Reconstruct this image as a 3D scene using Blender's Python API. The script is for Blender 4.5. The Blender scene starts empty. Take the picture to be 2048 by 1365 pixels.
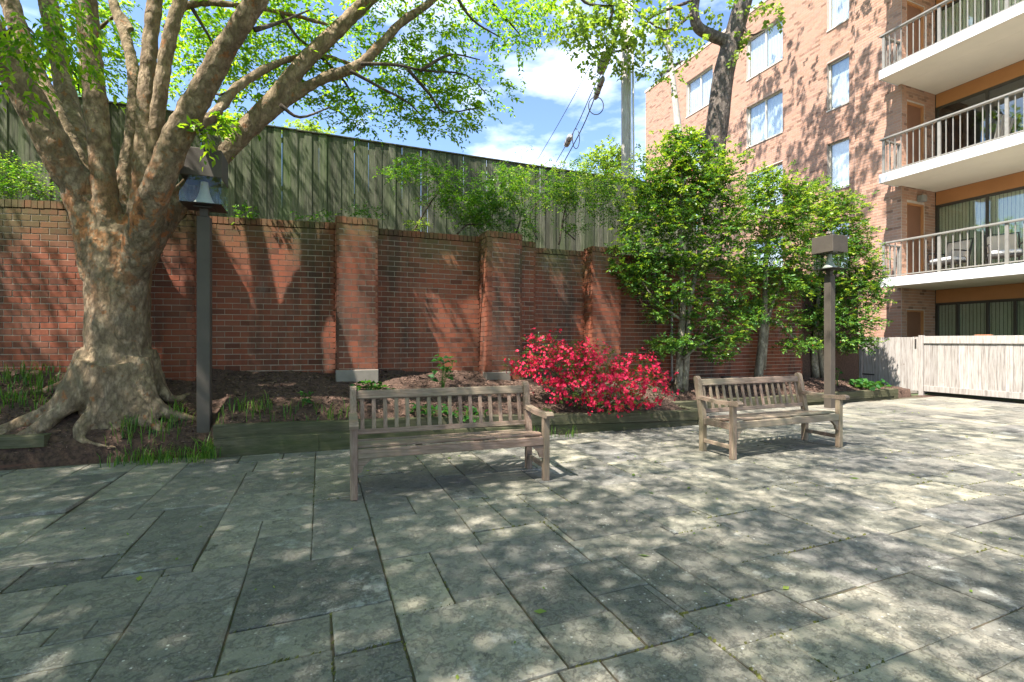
import bpy, math, random
import numpy as np
from mathutils import Vector, Matrix
random.seed(7)
RNG = np.random.default_rng(11)
scene = bpy.context.scene
# ---------------------------------------------------------------- camera, light, exposure
# world frame = frame of the courtyard: x runs along the brick wall, y towards it, z up
EYE = 1.35; F = 960.0
TH = math.atan(0.40); CC, SS = math.cos(TH), math.sin(TH)
cam = bpy.data.cameras.new('camera'); cam.lens = F / 2048 * 36; cam.sensor_width = 36
cam.clip_start = 0.05; cam.clip_end = 2000
camo = bpy.data.objects.new('camera', cam); scene.collection.objects.link(camo)
camo.location = (0, 0, EYE); camo.rotation_euler = (math.radians(90), 0, -TH)
scene.camera = camo
SUN = Vector((-1.0, -0.44, 1.85)).normalized()
w = bpy.data.worlds.new('World'); scene.world = w; w.use_nodes = True
nt = w.node_tree; nt.nodes.clear()
sky = nt.nodes.new('ShaderNodeTexSky'); sky.sky_type = 'NISHITA'; sky.sun_disc = False
sky.sun_elevation = math.asin(SUN.z); sky.sun_rotation = math.atan2(SUN.x, SUN.y)
sky.air_density = 1.0; sky.dust_density = 0.4; sky.ozone_density = 2.5
tc = nt.nodes.new('ShaderNodeTexCoord')
mp = nt.nodes.new('ShaderNodeMapping'); mp.inputs['Scale'].default_value = (1.6, 1.6, 4.2); mp.inputs['Location'].default_value = (3.1, 0.4, 0.3)
nz = nt.nodes.new('ShaderNodeTexNoise'); nz.inputs['Scale'].default_value = 1.9; nz.inputs['Detail'].default_value = 7; nz.inputs['Roughness'].default_value = 0.55
rp = nt.nodes.new('ShaderNodeValToRGB'); rp.color_ramp.elements[0].position = 0.50; rp.color_ramp.elements[1].position = 0.86
rp.color_ramp.elements[0].color = (0, 0, 0, 1); rp.color_ramp.elements[1].color = (1, 1, 1, 1)
tint = nt.nodes.new('ShaderNodeMix'); tint.data_type = 'RGBA'; tint.blend_type = 'MULTIPLY'; tint.inputs[0].default_value = 1.0
tint.inputs[7].default_value = (1.0, 1.02, 1.08, 1)
mx = nt.nodes.new('ShaderNodeMix'); mx.data_type = 'RGBA'; mx.inputs[7].default_value = (11.5, 12.0, 12.8, 1)
bg = nt.nodes.new('ShaderNodeBackground'); bg.inputs['Strength'].default_value = 0.1
out = nt.nodes.new('ShaderNodeOutputWorld')
L = nt.links.new
L(tc.outputs['Generated'], mp.inputs['Vector']); L(mp.outputs[0], nz.inputs['Vector']); L(nz.outputs['Fac'], rp.inputs[0])
L(sky.outputs[0], tint.inputs[6]); L(tint.outputs[2], mx.inputs[6]); L(rp.outputs[0], mx.inputs[0])
L(mx.outputs[2], bg.inputs[0]); L(bg.outputs[0], out.inputs[0])
sl = bpy.data.lights.new('sun', 'SUN'); sl.energy = 5.0; sl.angle = math.radians(0.53); sl.color = (1.0, 0.95, 0.89)
so = bpy.data.objects.new('sun', sl); scene.collection.objects.link(so)
so.rotation_euler = SUN.to_track_quat('Z', 'Y').to_euler(); so.location = (-10, -4, 18)
vs = scene.view_settings; vs.view_transform = 'Standard'; vs.look = 'None'; vs.exposure = 1.72; vs.gamma = 1.0
vs.use_curve_mapping = False

# ---------------------------------------------------------------- helpers
COL = scene.collection
def pt(x, y, Z):
    X = (x - 1024) / F * Z
    return Vector((X * CC + Z * SS, -X * SS + Z * CC, EYE + (682.5 - y) * Z / F))
def proj(p):
    X = p[0] * CC - p[1] * SS; Z = p[0] * SS + p[1] * CC
    return 1024 + X / Z * F, 682.5 - (p[2] - EYE) / Z * F, Z
def tag(o, label=None, cat=None, group=None, kind=None):
    if label: o['label'] = label
    if cat: o['category'] = cat
    if group: o['group'] = group
    if kind: o['kind'] = kind
    return o
def empty(name, loc, label, cat, group=None, rz=0):
    o = bpy.data.objects.new(name, None); COL.objects.link(o); o.location = loc; o.rotation_euler = (0, 0, rz)
    o.empty_display_size = 0.1
    return tag(o, label, cat, group)
def link(name, me, mat=None, parent=None, loc=None):
    o = bpy.data.objects.new(name, me); COL.objects.link(o)
    if mat and len(me.materials) == 0: me.materials.append(mat)
    if parent is not None:
        o.parent = parent
        PM = par_matrix(parent)
        if loc is None: o.matrix_parent_inverse = PM.inverted()
    if loc is not None: o.location = loc
    return o
def par_matrix(o):
    m = Matrix.LocRotScale(o.location, o.rotation_euler, o.scale)
    if o.parent is not None: m = par_matrix(o.parent) @ o.matrix_parent_inverse @ m
    return m
def npmesh(name, V, Fq, smooth=False):
    V = np.asarray(V, dtype=np.float32); Fq = np.asarray(Fq, dtype=np.int32)
    me = bpy.data.meshes.new(name); n, k = Fq.shape
    me.vertices.add(len(V)); me.vertices.foreach_set('co', V.ravel())
    me.loops.add(n * k); me.loops.foreach_set('vertex_index', Fq.ravel())
    me.polygons.add(n); me.polygons.foreach_set('loop_start', np.arange(0, n * k, k, dtype=np.int32))
    me.polygons.foreach_set('loop_total', np.full(n, k, dtype=np.int32))
    if smooth: me.polygons.foreach_set('use_smooth', np.ones(n, dtype=bool))
    me.update(calc_edges=True); me.validate()
    return me
class MB:
    def __init__(s): s.v = []; s.f = []
    def quadbox(s, c8):
        i = len(s.v); s.v += [tuple(p) for p in c8]
        s.f += [(i, i+3, i+2, i+1), (i+4, i+5, i+6, i+7), (i, i+1, i+5, i+4), (i+1, i+2, i+6, i+5), (i+2, i+3, i+7, i+6), (i+3, i, i+4, i+7)]
    def box(s, x0, x1, y0, y1, z0, z1, M=None):
        p = [Vector(q) for q in ((x0,y0,z0),(x1,y0,z0),(x1,y1,z0),(x0,y1,z0),(x0,y0,z1),(x1,y0,z1),(x1,y1,z1),(x0,y1,z1))]
        if M is not None: p = [M @ q for q in p]
        s.quadbox(p); return s
    def bbox(s, x0, x1, y0, y1, z0, z1, bv=0.006, M=None):      # box with chamfered edges
        i = len(s.v); b = min(bv, (x1-x0)*.3, (y1-y0)*.3, (z1-z0)*.3)
        xs, ys, zs = (x0, x1), (y0, y1), (z0, z1); idx = {}
        for a in (0, 1):
            for c in (0, 1):
                for d in (0, 1):
                    sx, sy, sz = (1 if a == 0 else -1), (1 if c == 0 else -1), (1 if d == 0 else -1)
                    X, Y, Z = xs[a], ys[c], zs[d]
                    for ax, q in ((0, (X, Y+sy*b, Z+sz*b)), (1, (X+sx*b, Y, Z+sz*b)), (2, (X+sx*b, Y+sy*b, Z))):
                        q = Vector(q); q = M @ q if M is not None else q
                        idx[(a, c, d, ax)] = len(s.v); s.v.append(tuple(q))
        g = lambda a, c, d, ax: idx[(a, c, d, ax)]
        s.f += [(g(0,0,0,0), g(0,0,1,0), g(0,1,1,0), g(0,1,0,0)), (g(1,0,0,0), g(1,1,0,0), g(1,1,1,0), g(1,0,1,0)),
                (g(0,0,0,1), g(1,0,0,1), g(1,0,1,1), g(0,0,1,1)), (g(0,1,0,1), g(0,1,1,1), g(1,1,1,1), g(1,1,0,1)),
                (g(0,0,0,2), g(0,1,0,2), g(1,1,0,2), g(1,0,0,2)), (g(0,0,1,2), g(1,0,1,2), g(1,1,1,2), g(0,1,1,2))]
        for a in (0, 1):
            for c in (0, 1): s.f.append((g(a,c,0,0), g(a,c,1,0), g(a,c,1,1), g(a,c,0,1)))
        for a in (0, 1):
            for d in (0, 1): s.f.append((g(a,0,d,0), g(a,1,d,0), g(a,1,d,2), g(a,0,d,2)))
        for c in (0, 1):
            for d in (0, 1): s.f.append((g(0,c,d,1), g(1,c,d,1), g(1,c,d,2), g(0,c,d,2)))
        for a in (0, 1):
            for c in (0, 1):
                for d in (0, 1): s.f.append((g(a,c,d,0), g(a,c,d,1), g(a,c,d,2)))
        return s
    def tube(s, pts, rad, n=8, cap=True, square=False):
        pts = [Vector(p) for p in pts]; m = len(pts); i0 = len(s.v)
        if not hasattr(rad, '__len__'): rad = [rad] * m
        t = (pts[1] - pts[0]).normalized(); up = Vector((0, 0, 1)) if abs(t.z) < .9 else Vector((1, 0, 0))
        u = t.cross(up).normalized()
        for k in range(m):
            t = (pts[min(k+1, m-1)] - pts[max(k-1, 0)]).normalized()
            u = (u - t * u.dot(t)).normalized(); v = t.cross(u)
            for j in range(n):
                a = 2 * math.pi * (j + .5) / n
                s.v.append(tuple(pts[k] + (u * math.cos(a) + v * math.sin(a)) * rad[k]))
        for k in range(m-1):
            for j in range(n):
                a = i0 + k*n + j; b = i0 + k*n + (j+1) % n
                s.f.append((a, b, b+n, a+n))
        if cap:
            s.f.append(tuple(i0 + j for j in reversed(range(n)))); s.f.append(tuple(i0 + (m-1)*n + j for j in range(n)))
        return s
    def lathe(s, prof, n=16, c=(0, 0, 0)):
        i0 = len(s.v)
        for r, z in prof:
            for j in range(n):
                a = 2*math.pi*j/n; s.v.append((c[0]+r*math.cos(a), c[1]+r*math.sin(a), c[2]+z))
        for k in range(len(prof)-1):
            for j in range(n):
                a = i0+k*n+j; b = i0+k*n+(j+1) % n; s.f.append((a, b, b+n, a+n))
        return s
    def extrude(s, poly, d0, d1, axis=0, M=None):     # polygon in the other two axes, extruded
        i = len(s.v); n = len(poly)
        for d in (d0, d1):
            for p in poly:
                q = Vector((d, p[0], p[1])) if axis == 0 else (Vector((p[0], d, p[1])) if axis == 1 else Vector((p[0], p[1], d)))
                if M is not None: q = M @ q
                s.v.append(tuple(q))
        s.f.append(tuple(reversed(range(i, i+n)))); s.f.append(tuple(range(i+n, i+2*n)))
        for j in range(n): s.f.append((i+j, i+(j+1) % n, i+n+(j+1) % n, i+n+j))
        return s
    def mesh(s, name, smooth=False):
        me = bpy.data.meshes.new(name); me.from_pydata(s.v, [], s.f)
        if smooth: me.polygons.foreach_set('use_smooth', np.ones(len(s.f), dtype=bool))
        me.update(); return me
    def build(s, name, mat, parent=None, smooth=False):
        return link(name, s.mesh(name, smooth), mat, parent)
def spline(pts, k=5):
    P = [Vector(p) for p in pts]; P = [P[0]*2-P[1]] + P + [P[-1]*2-P[-2]]; o = []
    for i in range(1, len(P)-2):
        for j in range(k):
            t = j / k; a, b, c, d = P[i-1], P[i], P[i+1], P[i+2]
            o.append(.5*((2*b) + (c-a)*t + (2*a-5*b+4*c-d)*t*t + (3*b-a-3*c+d)*t**3))
    o.append(P[-2]); return o
def lerp_list(r, n): return [float(v) for v in np.interp(np.linspace(0, 1, n), np.linspace(0, 1, len(r)), r)]
def apply_up(o): return o

# ---------------------------------------------------------------- materials
class N:
    def __init__(s, name):
        s.m = bpy.data.materials.new(name); s.m.use_nodes = True; s.t = s.m.node_tree; s.t.nodes.clear()
        s.out = s.n('ShaderNodeOutputMaterial')
    def n(s, t, **k):
        x = s.t.nodes.new(t)
        for a, b in k.items():
            if a.startswith('i_'):
                key = a[2:].replace('_', ' '); x.inputs[key].default_value = b
            else: setattr(x, a, b)
        return x
    def l(s, a, b): s.t.links.new(a, b)
    def pos(s, scale=(1, 1, 1), obj=False, loc=(0, 0, 0)):
        g = s.n('ShaderNodeTexCoord').outputs['Object'] if obj else s.n('ShaderNodeNewGeometry').outputs['Position']
        m = s.n('ShaderNodeMapping'); m.inputs['Scale'].default_value = scale; m.inputs['Location'].default_value = loc
        s.l(g, m.inputs['Vector']); return m.outputs[0]
    def noise(s, vec, scale, detail=5, rough=.6):
        x = s.n('ShaderNodeTexNoise'); x.inputs['Scale'].default_value = scale; x.inputs['Detail'].default_value = detail
        x.inputs['Roughness'].default_value = rough; s.l(vec, x.inputs['Vector']); return x.outputs['Fac']
    def ramp(s, f, stops):
        r = s.n('ShaderNodeValToRGB'); e = r.color_ramp.elements
        while len(e) < len(stops): e.new(.5)
        for i, (p, c) in enumerate(stops):
            e[i].position = p; e[i].color = (*c, 1) if len(c) == 3 else c
        s.l(f, r.inputs[0]); return r.outputs[0]
    def mask(s, f, a, b): return s.ramp(f, [(a, (0, 0, 0)), (b, (1, 1, 1))])
    def mix(s, f, a, b, mode='MIX'):
        x = s.n('ShaderNodeMix', data_type='RGBA', blend_type=mode)
        for sock, val in ((0, f), (6, a), (7, b)):
            if isinstance(val, (int, float)): x.inputs[sock].default_value = val if sock == 0 else (val, val, val, 1)
            elif isinstance(val, tuple): x.inputs[sock].default_value = (*val, 1)
            else: s.l(val, x.inputs[sock])
        return x.outputs[2]
    def math(s, op, a, b=0.0, clamp=False):
        x = s.n('ShaderNodeMath', operation=op, use_clamp=clamp)
        for i, v in enumerate((a, b)):
            if isinstance(v, (int, float)): x.inputs[i].default_value = v
            else: s.l(v, x.inputs[i])
        return x.outputs[0]
    def rand(s):
        g = s.n('ShaderNodeNewGeometry').outputs['Random Per Island']; o = s.n('ShaderNodeObjectInfo').outputs['Random']
        return s.math('FRACT', s.math('ADD', g, s.math('MULTIPLY', o, 7.31)))
    def bump(s, h, strength=.4, dist=.01):
        b = s.n('ShaderNodeBump'); b.inputs['Strength'].default_value = strength; b.inputs['Distance'].default_value = dist
        s.l(h, b.inputs['Height']); return b.outputs[0]
    def pbr(s, col, rough=.8, normal=None, metal=0, spec=.4):
        p = s.n('ShaderNodeBsdfPrincipled')
        if isinstance(col, tuple): p.inputs['Base Color'].default_value = (*col, 1)
        else: s.l(col, p.inputs['Base Color'])
        if isinstance(rough, (int, float)): p.inputs['Roughness'].default_value = rough
        else: s.l(rough, p.inputs['Roughness'])
        p.inputs['Metallic'].default_value = metal; p.inputs['Specular IOR Level'].default_value = spec
        if normal is not None: s.l(normal, p.inputs['Normal'])
        s.l(p.outputs[0], s.out.inputs['Surface']); return p
def sepz(s, vec):
    x = s.n('ShaderNodeSeparateXYZ'); s.l(vec, x.inputs[0]); return x.outputs
def m_brick(name, c1, c2, c3, wall):
    s = N(name); r = s.rand(); P = s.pos()
    col = s.ramp(r, [(0, c1), (.45, c2), (.8, c3), (1, tuple(v*.55 for v in c1))])
    n1 = s.noise(P, 28, 6, .7); col = s.mix(s.math('MULTIPLY', n1, .45), col, (.09, .05, .035))
    if wall:
        n2 = s.noise(s.pos((1, 1, .2)), 1.4, 8, .7)
        col = s.mix(s.math('MULTIPLY', s.mask(n2, .475, .62), .85), col, (.045, .03, .02))       # soot and water stains
        z = sepz(s, P)[2]
        hi = s.math('MULTIPLY', s.math('SUBTRACT', z, 2.35), 1.6, True)
        hi = s.math('MULTIPLY', hi, s.mask(s.noise(P, 1.3, 6, .7), .36, .6))
        col = s.mix(s.math('MULTIPLY', hi, .8), col, (.075, .075, .028))                        # algae under the coping
        n3 = s.noise(s.pos((1.3, 1.3, .5), loc=(4, 1, 0)), 2.3, 6, .7)
        col = s.mix(s.math('MULTIPLY', s.mask(n3, .62, .78), .35), col, (.34, .27, .22))        # white bloom
    s.pbr(col, .88, s.bump(n1, .35, .006), spec=.25); return s.m
def m_plain(name, c, rough=.8, var=.25, scale=6, bump=.2, bscale=40, metal=0, rnd=.15, stretch=(1, 1, 1), spec=.4, dark=None, obj=False):
    s = N(name); P = s.pos(stretch, obj)
    n = s.noise(P, scale, 6, .65)
    d = dark or tuple(v*(1-var) for v in c); lt = tuple(min(1, v*(1+var*.6)) for v in c)
    col = s.ramp(n, [(.32, d), (.55, c), (.75, lt)])
    k = s.math('ADD', s.math('MULTIPLY', s.rand(), 2*rnd), 1-rnd)
    cb = s.n('ShaderNodeCombineXYZ'); [s.l(k, cb.inputs[i]) for i in range(3)]
    col = s.mix(1.0, col, cb.outputs[0], 'MULTIPLY')
    nb = s.noise(P, bscale, 4, .7)
    s.pbr(col, rough, s.bump(nb, bump, .006), metal, spec); return s.m
def m_wood(name, base, dark, light, axis, rnd=.25, green=None, rough=.85, gs=1.0, knots=False, obj=False):
    st = [14*gs, 14*gs, 14*gs]; st[axis] = .9*gs
    s = N(name); P = s.pos(tuple(st), obj); g = s.noise(P, 3.0, 7, .7)
    col = s.ramp(g, [(.3, dark), (.5, base), (.72, light)])
    st2 = [5, 5, 5]; st2[axis] = .5
    if green:
        col = s.mix(s.math('MULTIPLY', s.mask(s.noise(s.pos(tuple(st2)), .5, 5, .7), .42, .66), .65), col, green)
    k = s.math('ADD', s.math('MULTIPLY', s.rand(), 2*rnd), 1-rnd)
    cb = s.n('ShaderNodeCombineXYZ'); [s.l(k, cb.inputs[i]) for i in range(3)]
    col = s.mix(1.0, col, cb.outputs[0], 'MULTIPLY')
    if knots:
        vo = s.n('ShaderNodeTexVoronoi'); vo.inputs['Scale'].default_value = 3.2; s.l(s.pos((1, 1.0, .8)), vo.inputs['Vector'])
        col = s.mix(s.math('SUBTRACT', 1.0, s.mask(vo.outputs['Distance'], .03, .09)), col, (.12, .07, .04))
    s.pbr(col, rough, s.bump(g, .5, .006), spec=.25); return s.m
def m_leaf(name, cols, trans=.45, rough=.45, spec=.4, tcol=None):
    s = N(name); r = s.rand(); n = s.noise(s.pos(), .9, 3)
    f = s.math('ADD', s.math('MULTIPLY', r, .6), s.math('MULTIPLY', n, .4))
    k = len(cols); col = s.ramp(f, [((i+.5)/k*.8+.1, c) for i, c in enumerate(cols)])
    p = s.pbr(col, rough, spec=spec)
    t = s.n('ShaderNodeBsdfTranslucent'); c2 = s.mix(1.0, col, tcol or (1.5, 1.6, .5), 'MULTIPLY'); s.l(c2, t.inputs[0])
    mxs = s.n('ShaderNodeMixShader'); mxs.inputs[0].default_value = trans
    s.l(p.outputs[0], mxs.inputs[1]); s.l(t.outputs[0], mxs.inputs[2]); s.l(mxs.outputs[0], s.out.inputs['Surface']); return s.m
def m_stone():
    s = N('bluestone'); r = s.rand(); P0 = s.pos()
    ad = s.n('ShaderNodeVectorMath', operation='ADD'); s.l(P0, ad.inputs[0]); cb0 = s.n('ShaderNodeCombineXYZ')
    s.l(s.math('MULTIPLY', r, 37.0), cb0.inputs[0]); s.l(s.math('MULTIPLY', r, 91.0), cb0.inputs[1]); s.l(cb0.outputs[0], ad.inputs[1]); P = ad.outputs[0]
    def PL(loc):
        m = s.n('ShaderNodeMapping'); m.inputs['Location'].default_value = loc; s.l(P, m.inputs['Vector']); return m.outputs[0]
    base = s.ramp(r, [(0, (.115, .107, .092)), (.2, (.215, .20, .155)), (.42, (.36, .32, .235)), (.55, (.14, .13, .112)), (.78, (.295, .262, .20)), (1, (.185, .17, .15))])
    n1 = s.noise(P, 3.4, 10, .72); col = s.mix(s.math('MULTIPLY', s.mask(n1, .44, .64), .55), base, (.095, .10, .085))
    n6 = s.noise(PL((3, 5, 0)), 14, 8, .78); col = s.mix(s.math('MULTIPLY', s.mask(n6, .47, .62), .35), col, (.10, .102, .088))
    col = s.mix(s.math('MULTIPLY', s.mask(n6, .60, .40), .0), col, (.3, .3, .27))
    n2 = s.noise(P, 75, 4, .7); col = s.mix(s.math('MULTIPLY', s.mask(n2, .55, .68), .3), col, (.36, .355, .31))
    col = s.mix(s.math('MULTIPLY', s.math('SUBTRACT', 1.0, s.mask(n2, .32, .44)), .3), col, (.05, .052, .045))
    n4 = s.noise(PL((9, 3, 0)), 2.1, 9, .78); col = s.mix(s.math('MULTIPLY', s.mask(n4, .57, .63), .5), col, (.40, .395, .36))
    n5 = s.noise(PL((2, 8, 0)), 3.6, 9, .78); col = s.mix(s.math('MULTIPLY', s.mask(n5, .60, .64), .75), col, (.05, .05, .04))
    vo = s.n('ShaderNodeTexVoronoi'); vo.inputs['Scale'].default_value = 19; s.l(P, vo.inputs['Vector'])
    sp = s.math('SUBTRACT', 1.0, s.mask(vo.outputs['Distance'], .07, .13)); sp = s.math('MULTIPLY', sp, s.mask(s.noise(P, 1.2, 4), .44, .56))
    col = s.mix(s.math('MULTIPLY', sp, .75), col, (.55, .54, .49))
    rip = s.noise(PL((1, 1, 1)), 7, 12, .78); tr_ = s.mask(rip, .46, .50); h = s.mix(.3, s.mix(.5, rip, tr_), n2)
    s.pbr(col, .8, s.bump(h, .8, .012), spec=.25); return s.m
def m_bark(name, c1, c2, c3, orange=None, scale=7, bs=.6):
    s = N(name); P = s.pos((1, 1, .55)); n1 = s.noise(P, scale, 9, .75)
    col = s.ramp(n1, [(.3, c1), (.5, c2), (.7, c3)])
    vo = s.n('ShaderNodeTexVoronoi'); vo.inputs['Scale'].default_value = 17; s.l(s.mix(.25, P, s.noise(P, 5, 3)), vo.inputs['Vector'])
    col = s.mix(s.math('MULTIPLY', s.mask(vo.outputs['Distance'], .3, .62), .55), col, tuple(v*.35 for v in c1))
    if orange:
        z = sepz(s, s.pos())[2]
        near = s.math('SUBTRACT', 1.0, s.math('MULTIPLY', s.math('ABSOLUTE', s.math('SUBTRACT', z, 2.65)), .95), True)
        q = s.math('MULTIPLY', s.mask(s.noise(s.pos((1, 1, .8)), 6.5, 8, .7), .50, .54), near)
        col = s.mix(q, col, orange)
        q0 = s.math('MULTIPLY', s.mask(s.noise(s.pos((1, 1, .8), loc=(7, 1, 2)), 8, 8, .7), .60, .63), .8); col = s.mix(q0, col, tuple(v*.8 for v in orange))
        q2 = s.math('MULTIPLY', s.mask(s.noise(s.pos((1, 1, .6), loc=(5, 5, 5)), 4.5, 9, .75), .52, .58), near)
        col = s.mix(s.math('MULTIPLY', q2, .85), col, (.035, .022, .014))
        q3 = s.mask(s.noise(s.pos((1, 1, .3), loc=(15, 5, 5)), 3, 5, .7), .45, .65)
        col = s.mix(s.math('MULTIPLY', q3, .45), col, (.20, .155, .08))
    n9 = s.noise(s.pos((1, 1, .45)), scale*6, 6, .75); col = s.mix(s.math('MULTIPLY', s.mask(n9, .47, .60), .42), col, tuple(v*.3 for v in c1))
    h = s.mix(.4, s.mix(.5, n1, n9), vo.outputs['Distance']); s.pbr(col, .9, s.bump(h, min(1, bs*1.6), .045), spec=.2); return s.m
def m_glass(name, tint=(.9, .95, .95), ior=1.5, base_refl=.0):
    s = N(name); g = s.n('ShaderNodeBsdfGlossy'); g.inputs['Roughness'].default_value = .02; g.inputs[0].default_value = (.95, .98, 1, 1)
    t = s.n('ShaderNodeBsdfTransparent'); t.inputs[0].default_value = (*tint, 1)
    fr = s.n('ShaderNodeLayerWeight'); fr.inputs[0].default_value = .5
    f = s.math('ADD', s.math('MULTIPLY', s.math('POWER', fr.outputs['Facing'], 4.0), .8), base_refl+.04, True); m = s.n('ShaderNodeMixShader'); s.l(f, m.inputs[0])
    s.l(t.outputs[0], m.inputs[1]); s.l(g.outputs[0], m.inputs[2]); s.l(m.outputs[0], s.out.inputs['Surface']); return s.m

M = {}
M['brick'] = m_brick('red_brick_wall', (.19, .052, .026), (.27, .072, .033), (.225, .08, .044), True)
M['bbrick'] = m_brick('building_brick', (.47, .26, .175), (.54, .315, .22), (.45, .28, .205), False)
M['mortar'] = m_plain('mortar', (.34, .28, .21), .95, .3, 9, .3, 60)
M['bmortar'] = m_plain('building_mortar', (.46, .40, .35), .95, .15, 9, .3, 60)
M['stone'] = m_stone()
M['joint'] = m_plain('joint_soil', (.07, .052, .034), 1, .6, 14, .8, 70, dark=(.035, .045, .015))
M['mulch'] = m_plain('mulch_soil', (.085, .048, .032), 1, .6, 24, 1.0, 90, dark=(.03, .018, .012))
M['chip'] = m_plain('bark_chip', (.14, .085, .06), .95, .4, 9, .3, 60, rnd=.6)
M['fence'] = m_wood('old_fence_wood', (.10, .098, .068), (.03, .031, .02), (.19, .18, .13), 2, .34, (.05, .085, .02))
M['pale'] = m_wood('pale_fence_wood', (.34, .305, .27), (.17, .14, .12), (.44, .41, .375), 2, .14, knots=True, gs=.8)
M['fresh'] = m_wood('fresh_fence_wood', (.52, .33, .16), (.36, .20, .09), (.62, .43, .24), 2, .12, knots=True)
M['teak'] = m_wood('weathered_teak', (.23, .15, .11), (.115, .072, .05), (.33, .24, .185), 0, .14, (.2, .19, .12), gs=2.2, obj=True)
M['teakz'] = m_wood('weathered_teak_upright', (.23, .15, .11), (.115, .072, .05), (.33, .24, .185), 2, .14, (.21, .20, .11), gs=2.2, obj=True)
M['timber'] = m_wood('landscape_timber', (.085, .075, .045), (.045, .04, .022), (.14, .125, .08), 0, .1, (.055, .07, .02), gs=.9)
M['bronze'] = m_plain('bronze_paint', (.07, .056, .042), .7, .2, 3, .06, 60, rnd=.03, spec=.4)
M['dark'] = m_plain('dark_metal', (.04, .035, .032), .5, .2, 4, .05, 60, rnd=.03)
M['steel'] = m_plain('rusty_steel', (.10, .045, .028), .9, .5, 8, .3, 60)
M['alu'] = m_plain('dull_reflector', (.5, .47, .41), .5, .2, 5, .03, 60)
M['acrylic'] = m_glass('clear_acrylic', (.9, .93, .92), 1.45, -.02)
M['zbark'] = m_bark('zelkova_bark', (.17, .115, .068), (.30, .215, .135), (.43, .33, .225), orange=(.34, .13, .045))
M['rootbark'] = m_bark('root_bark', (.26, .20, .155), (.38, .31, .25), (.46, .39, .32))
M['twig'] = m_bark('twig_bark', (.075, .055, .04), (.13, .10, .075), (.19, .15, .115), scale=20, bs=.3)
M['hbark'] = m_bark('holly_bark', (.20, .165, .115), (.33, .28, .20), (.42, .37, .28), scale=11)
M['tbark'] = m_bark('furrowed_bark', (.10, .075, .06), (.20, .16, .13), (.32, .27, .23), scale=14, bs=1)
M['zleaf'] = m_leaf('zelkova_leaf', [(.08, .19, .015), (.14, .27, .022), (.24, .36, .03), (.34, .42, .04)], .62)
M['zleafd'] = m_leaf('zelkova_leaf_dark', [(.03, .11, .014), (.05, .15, .018), (.09, .20, .022)], .5)
M['hleaf'] = m_leaf('holly_leaf', [(.035, .095, .025), (.06, .15, .03), (.10, .21, .035), (.19, .29, .04)], .28, .4, .4)
M['hleafy'] = m_leaf('young_holly_leaf', [(.10, .19, .02), (.18, .28, .03), (.28, .36, .04), (.36, .40, .06)], .4, .3, .6)
M['nleaf'] = m_leaf('nandina_leaf', [(.035, .11, .016), (.06, .16, .02), (.10, .21, .02), (.19, .29, .03)], .4, .4)
M['mleaf'] = m_leaf('lobed_leaf', [(.12, .20, .04), (.20, .28, .06), (.30, .36, .08)], .5)
M['grass'] = m_leaf('grass_blade', [(.04, .12, .015), (.08, .18, .02), (.15, .24, .03)], .35)
M['gleaf'] = m_leaf('broad_leaf', [(.02, .085, .018), (.035, .12, .025), (.06, .16, .03)], .35, .4)
M['aleaf'] = m_leaf('azalea_leaf', [(.03, .08, .014), (.05, .12, .016), (.09, .17, .02)], .3)
M['moss'] = m_plain('joint_moss', (.085, .085, .018), 1, .5, 20, .3, 60, rnd=.4)
M['petal'] = m_leaf('azalea_petal', [(.38, .005, .035), (.58, .010, .06), (.80, .03, .11), (.70, .03, .05)], .25, .5, .3, (1.2, .6, .7))
M['berry'] = m_plain('red_berry', (.45, .03, .02), .35, .2, 5, 0, 10)
M['fascia'] = m_plain('white_fascia_paint', (.66, .66, .67), .7, .12, 1.5, .1, 30, rnd=.03)
M['soffit'] = m_plain('soffit_paint', (.66, .61, .52), .8, .06, 1.2, .05, 30, rnd=.02)
M['stucco'] = m_plain('tan_stucco', (.44, .20, .08), .9, .10, 2, .2, 60, rnd=.02)
M['doorp'] = m_plain('brown_door_paint', (.23, .105, .06), .7, .1, 2, .05, 40, rnd=.03)
M['rail'] = m_plain('grey_railing_paint', (.22, .205, .18), .6, .2, 8, .1, 50, rnd=.08)
M['frame'] = m_plain('bronze_frame', (.06, .05, .04), .5, .1, 3, .03, 40, rnd=.03)
M['wframe'] = m_plain('pale_window_frame', (.55, .50, .42), .5, .1, 3, .03, 40, rnd=.03)
M['glass'] = m_glass('window_glass', (.88, .92, .9), 1.5, .06)
M['skyglass'] = m_glass('facade_glass', (.9, .92, .92), 1.5, .12)
M['curtain'] = m_wood('sheer_curtain', (.78, .80, .80), (.6, .64, .66), (.88, .9, .9), 2, .05, gs=.7)
M['blind'] = m_wood('vertical_blind', (.74, .72, .56), (.5, .5, .4), (.8, .78, .62), 2, .05, gs=1.2)
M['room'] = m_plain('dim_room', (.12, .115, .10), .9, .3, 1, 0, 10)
M['concrete'] = m_plain('concrete', (.17, .148, .12), .92, .25, 5, .3, 50)
M['cushion'] = m_plain('oatmeal_cushion', (.5, .42, .33), .95, .08, 6, .1, 90, rnd=.05)
M['white'] = m_plain('white_cushion', (.5, .5, .5), .9, .06, 6, .1, 90, rnd=.03)
M['polewood'] = m_wood('pole_wood', (.42, .38, .34), (.22, .18, .15), (.6, .57, .53), 2, .05, gs=1.5)
M['pvc'] = m_plain('grey_conduit', (.62, .60, .57), .6, .1, 3, .02, 40)
M['cable'] = m_plain('black_cable', (.03, .03, .035), .7, .1, 3, .02, 40)
M['greybox'] = m_plain('grey_splice_case', (.30, .29, .28), .7, .2, 6, .05, 40)
M['roof'] = m_plain('roof_edge', (.45, .36, .28), .8, .1, 3, .05, 40)
M['lawn'] = m_plain('far_ground', (.07, .09, .04), 1, .4, .4, .3, 6)
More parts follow.
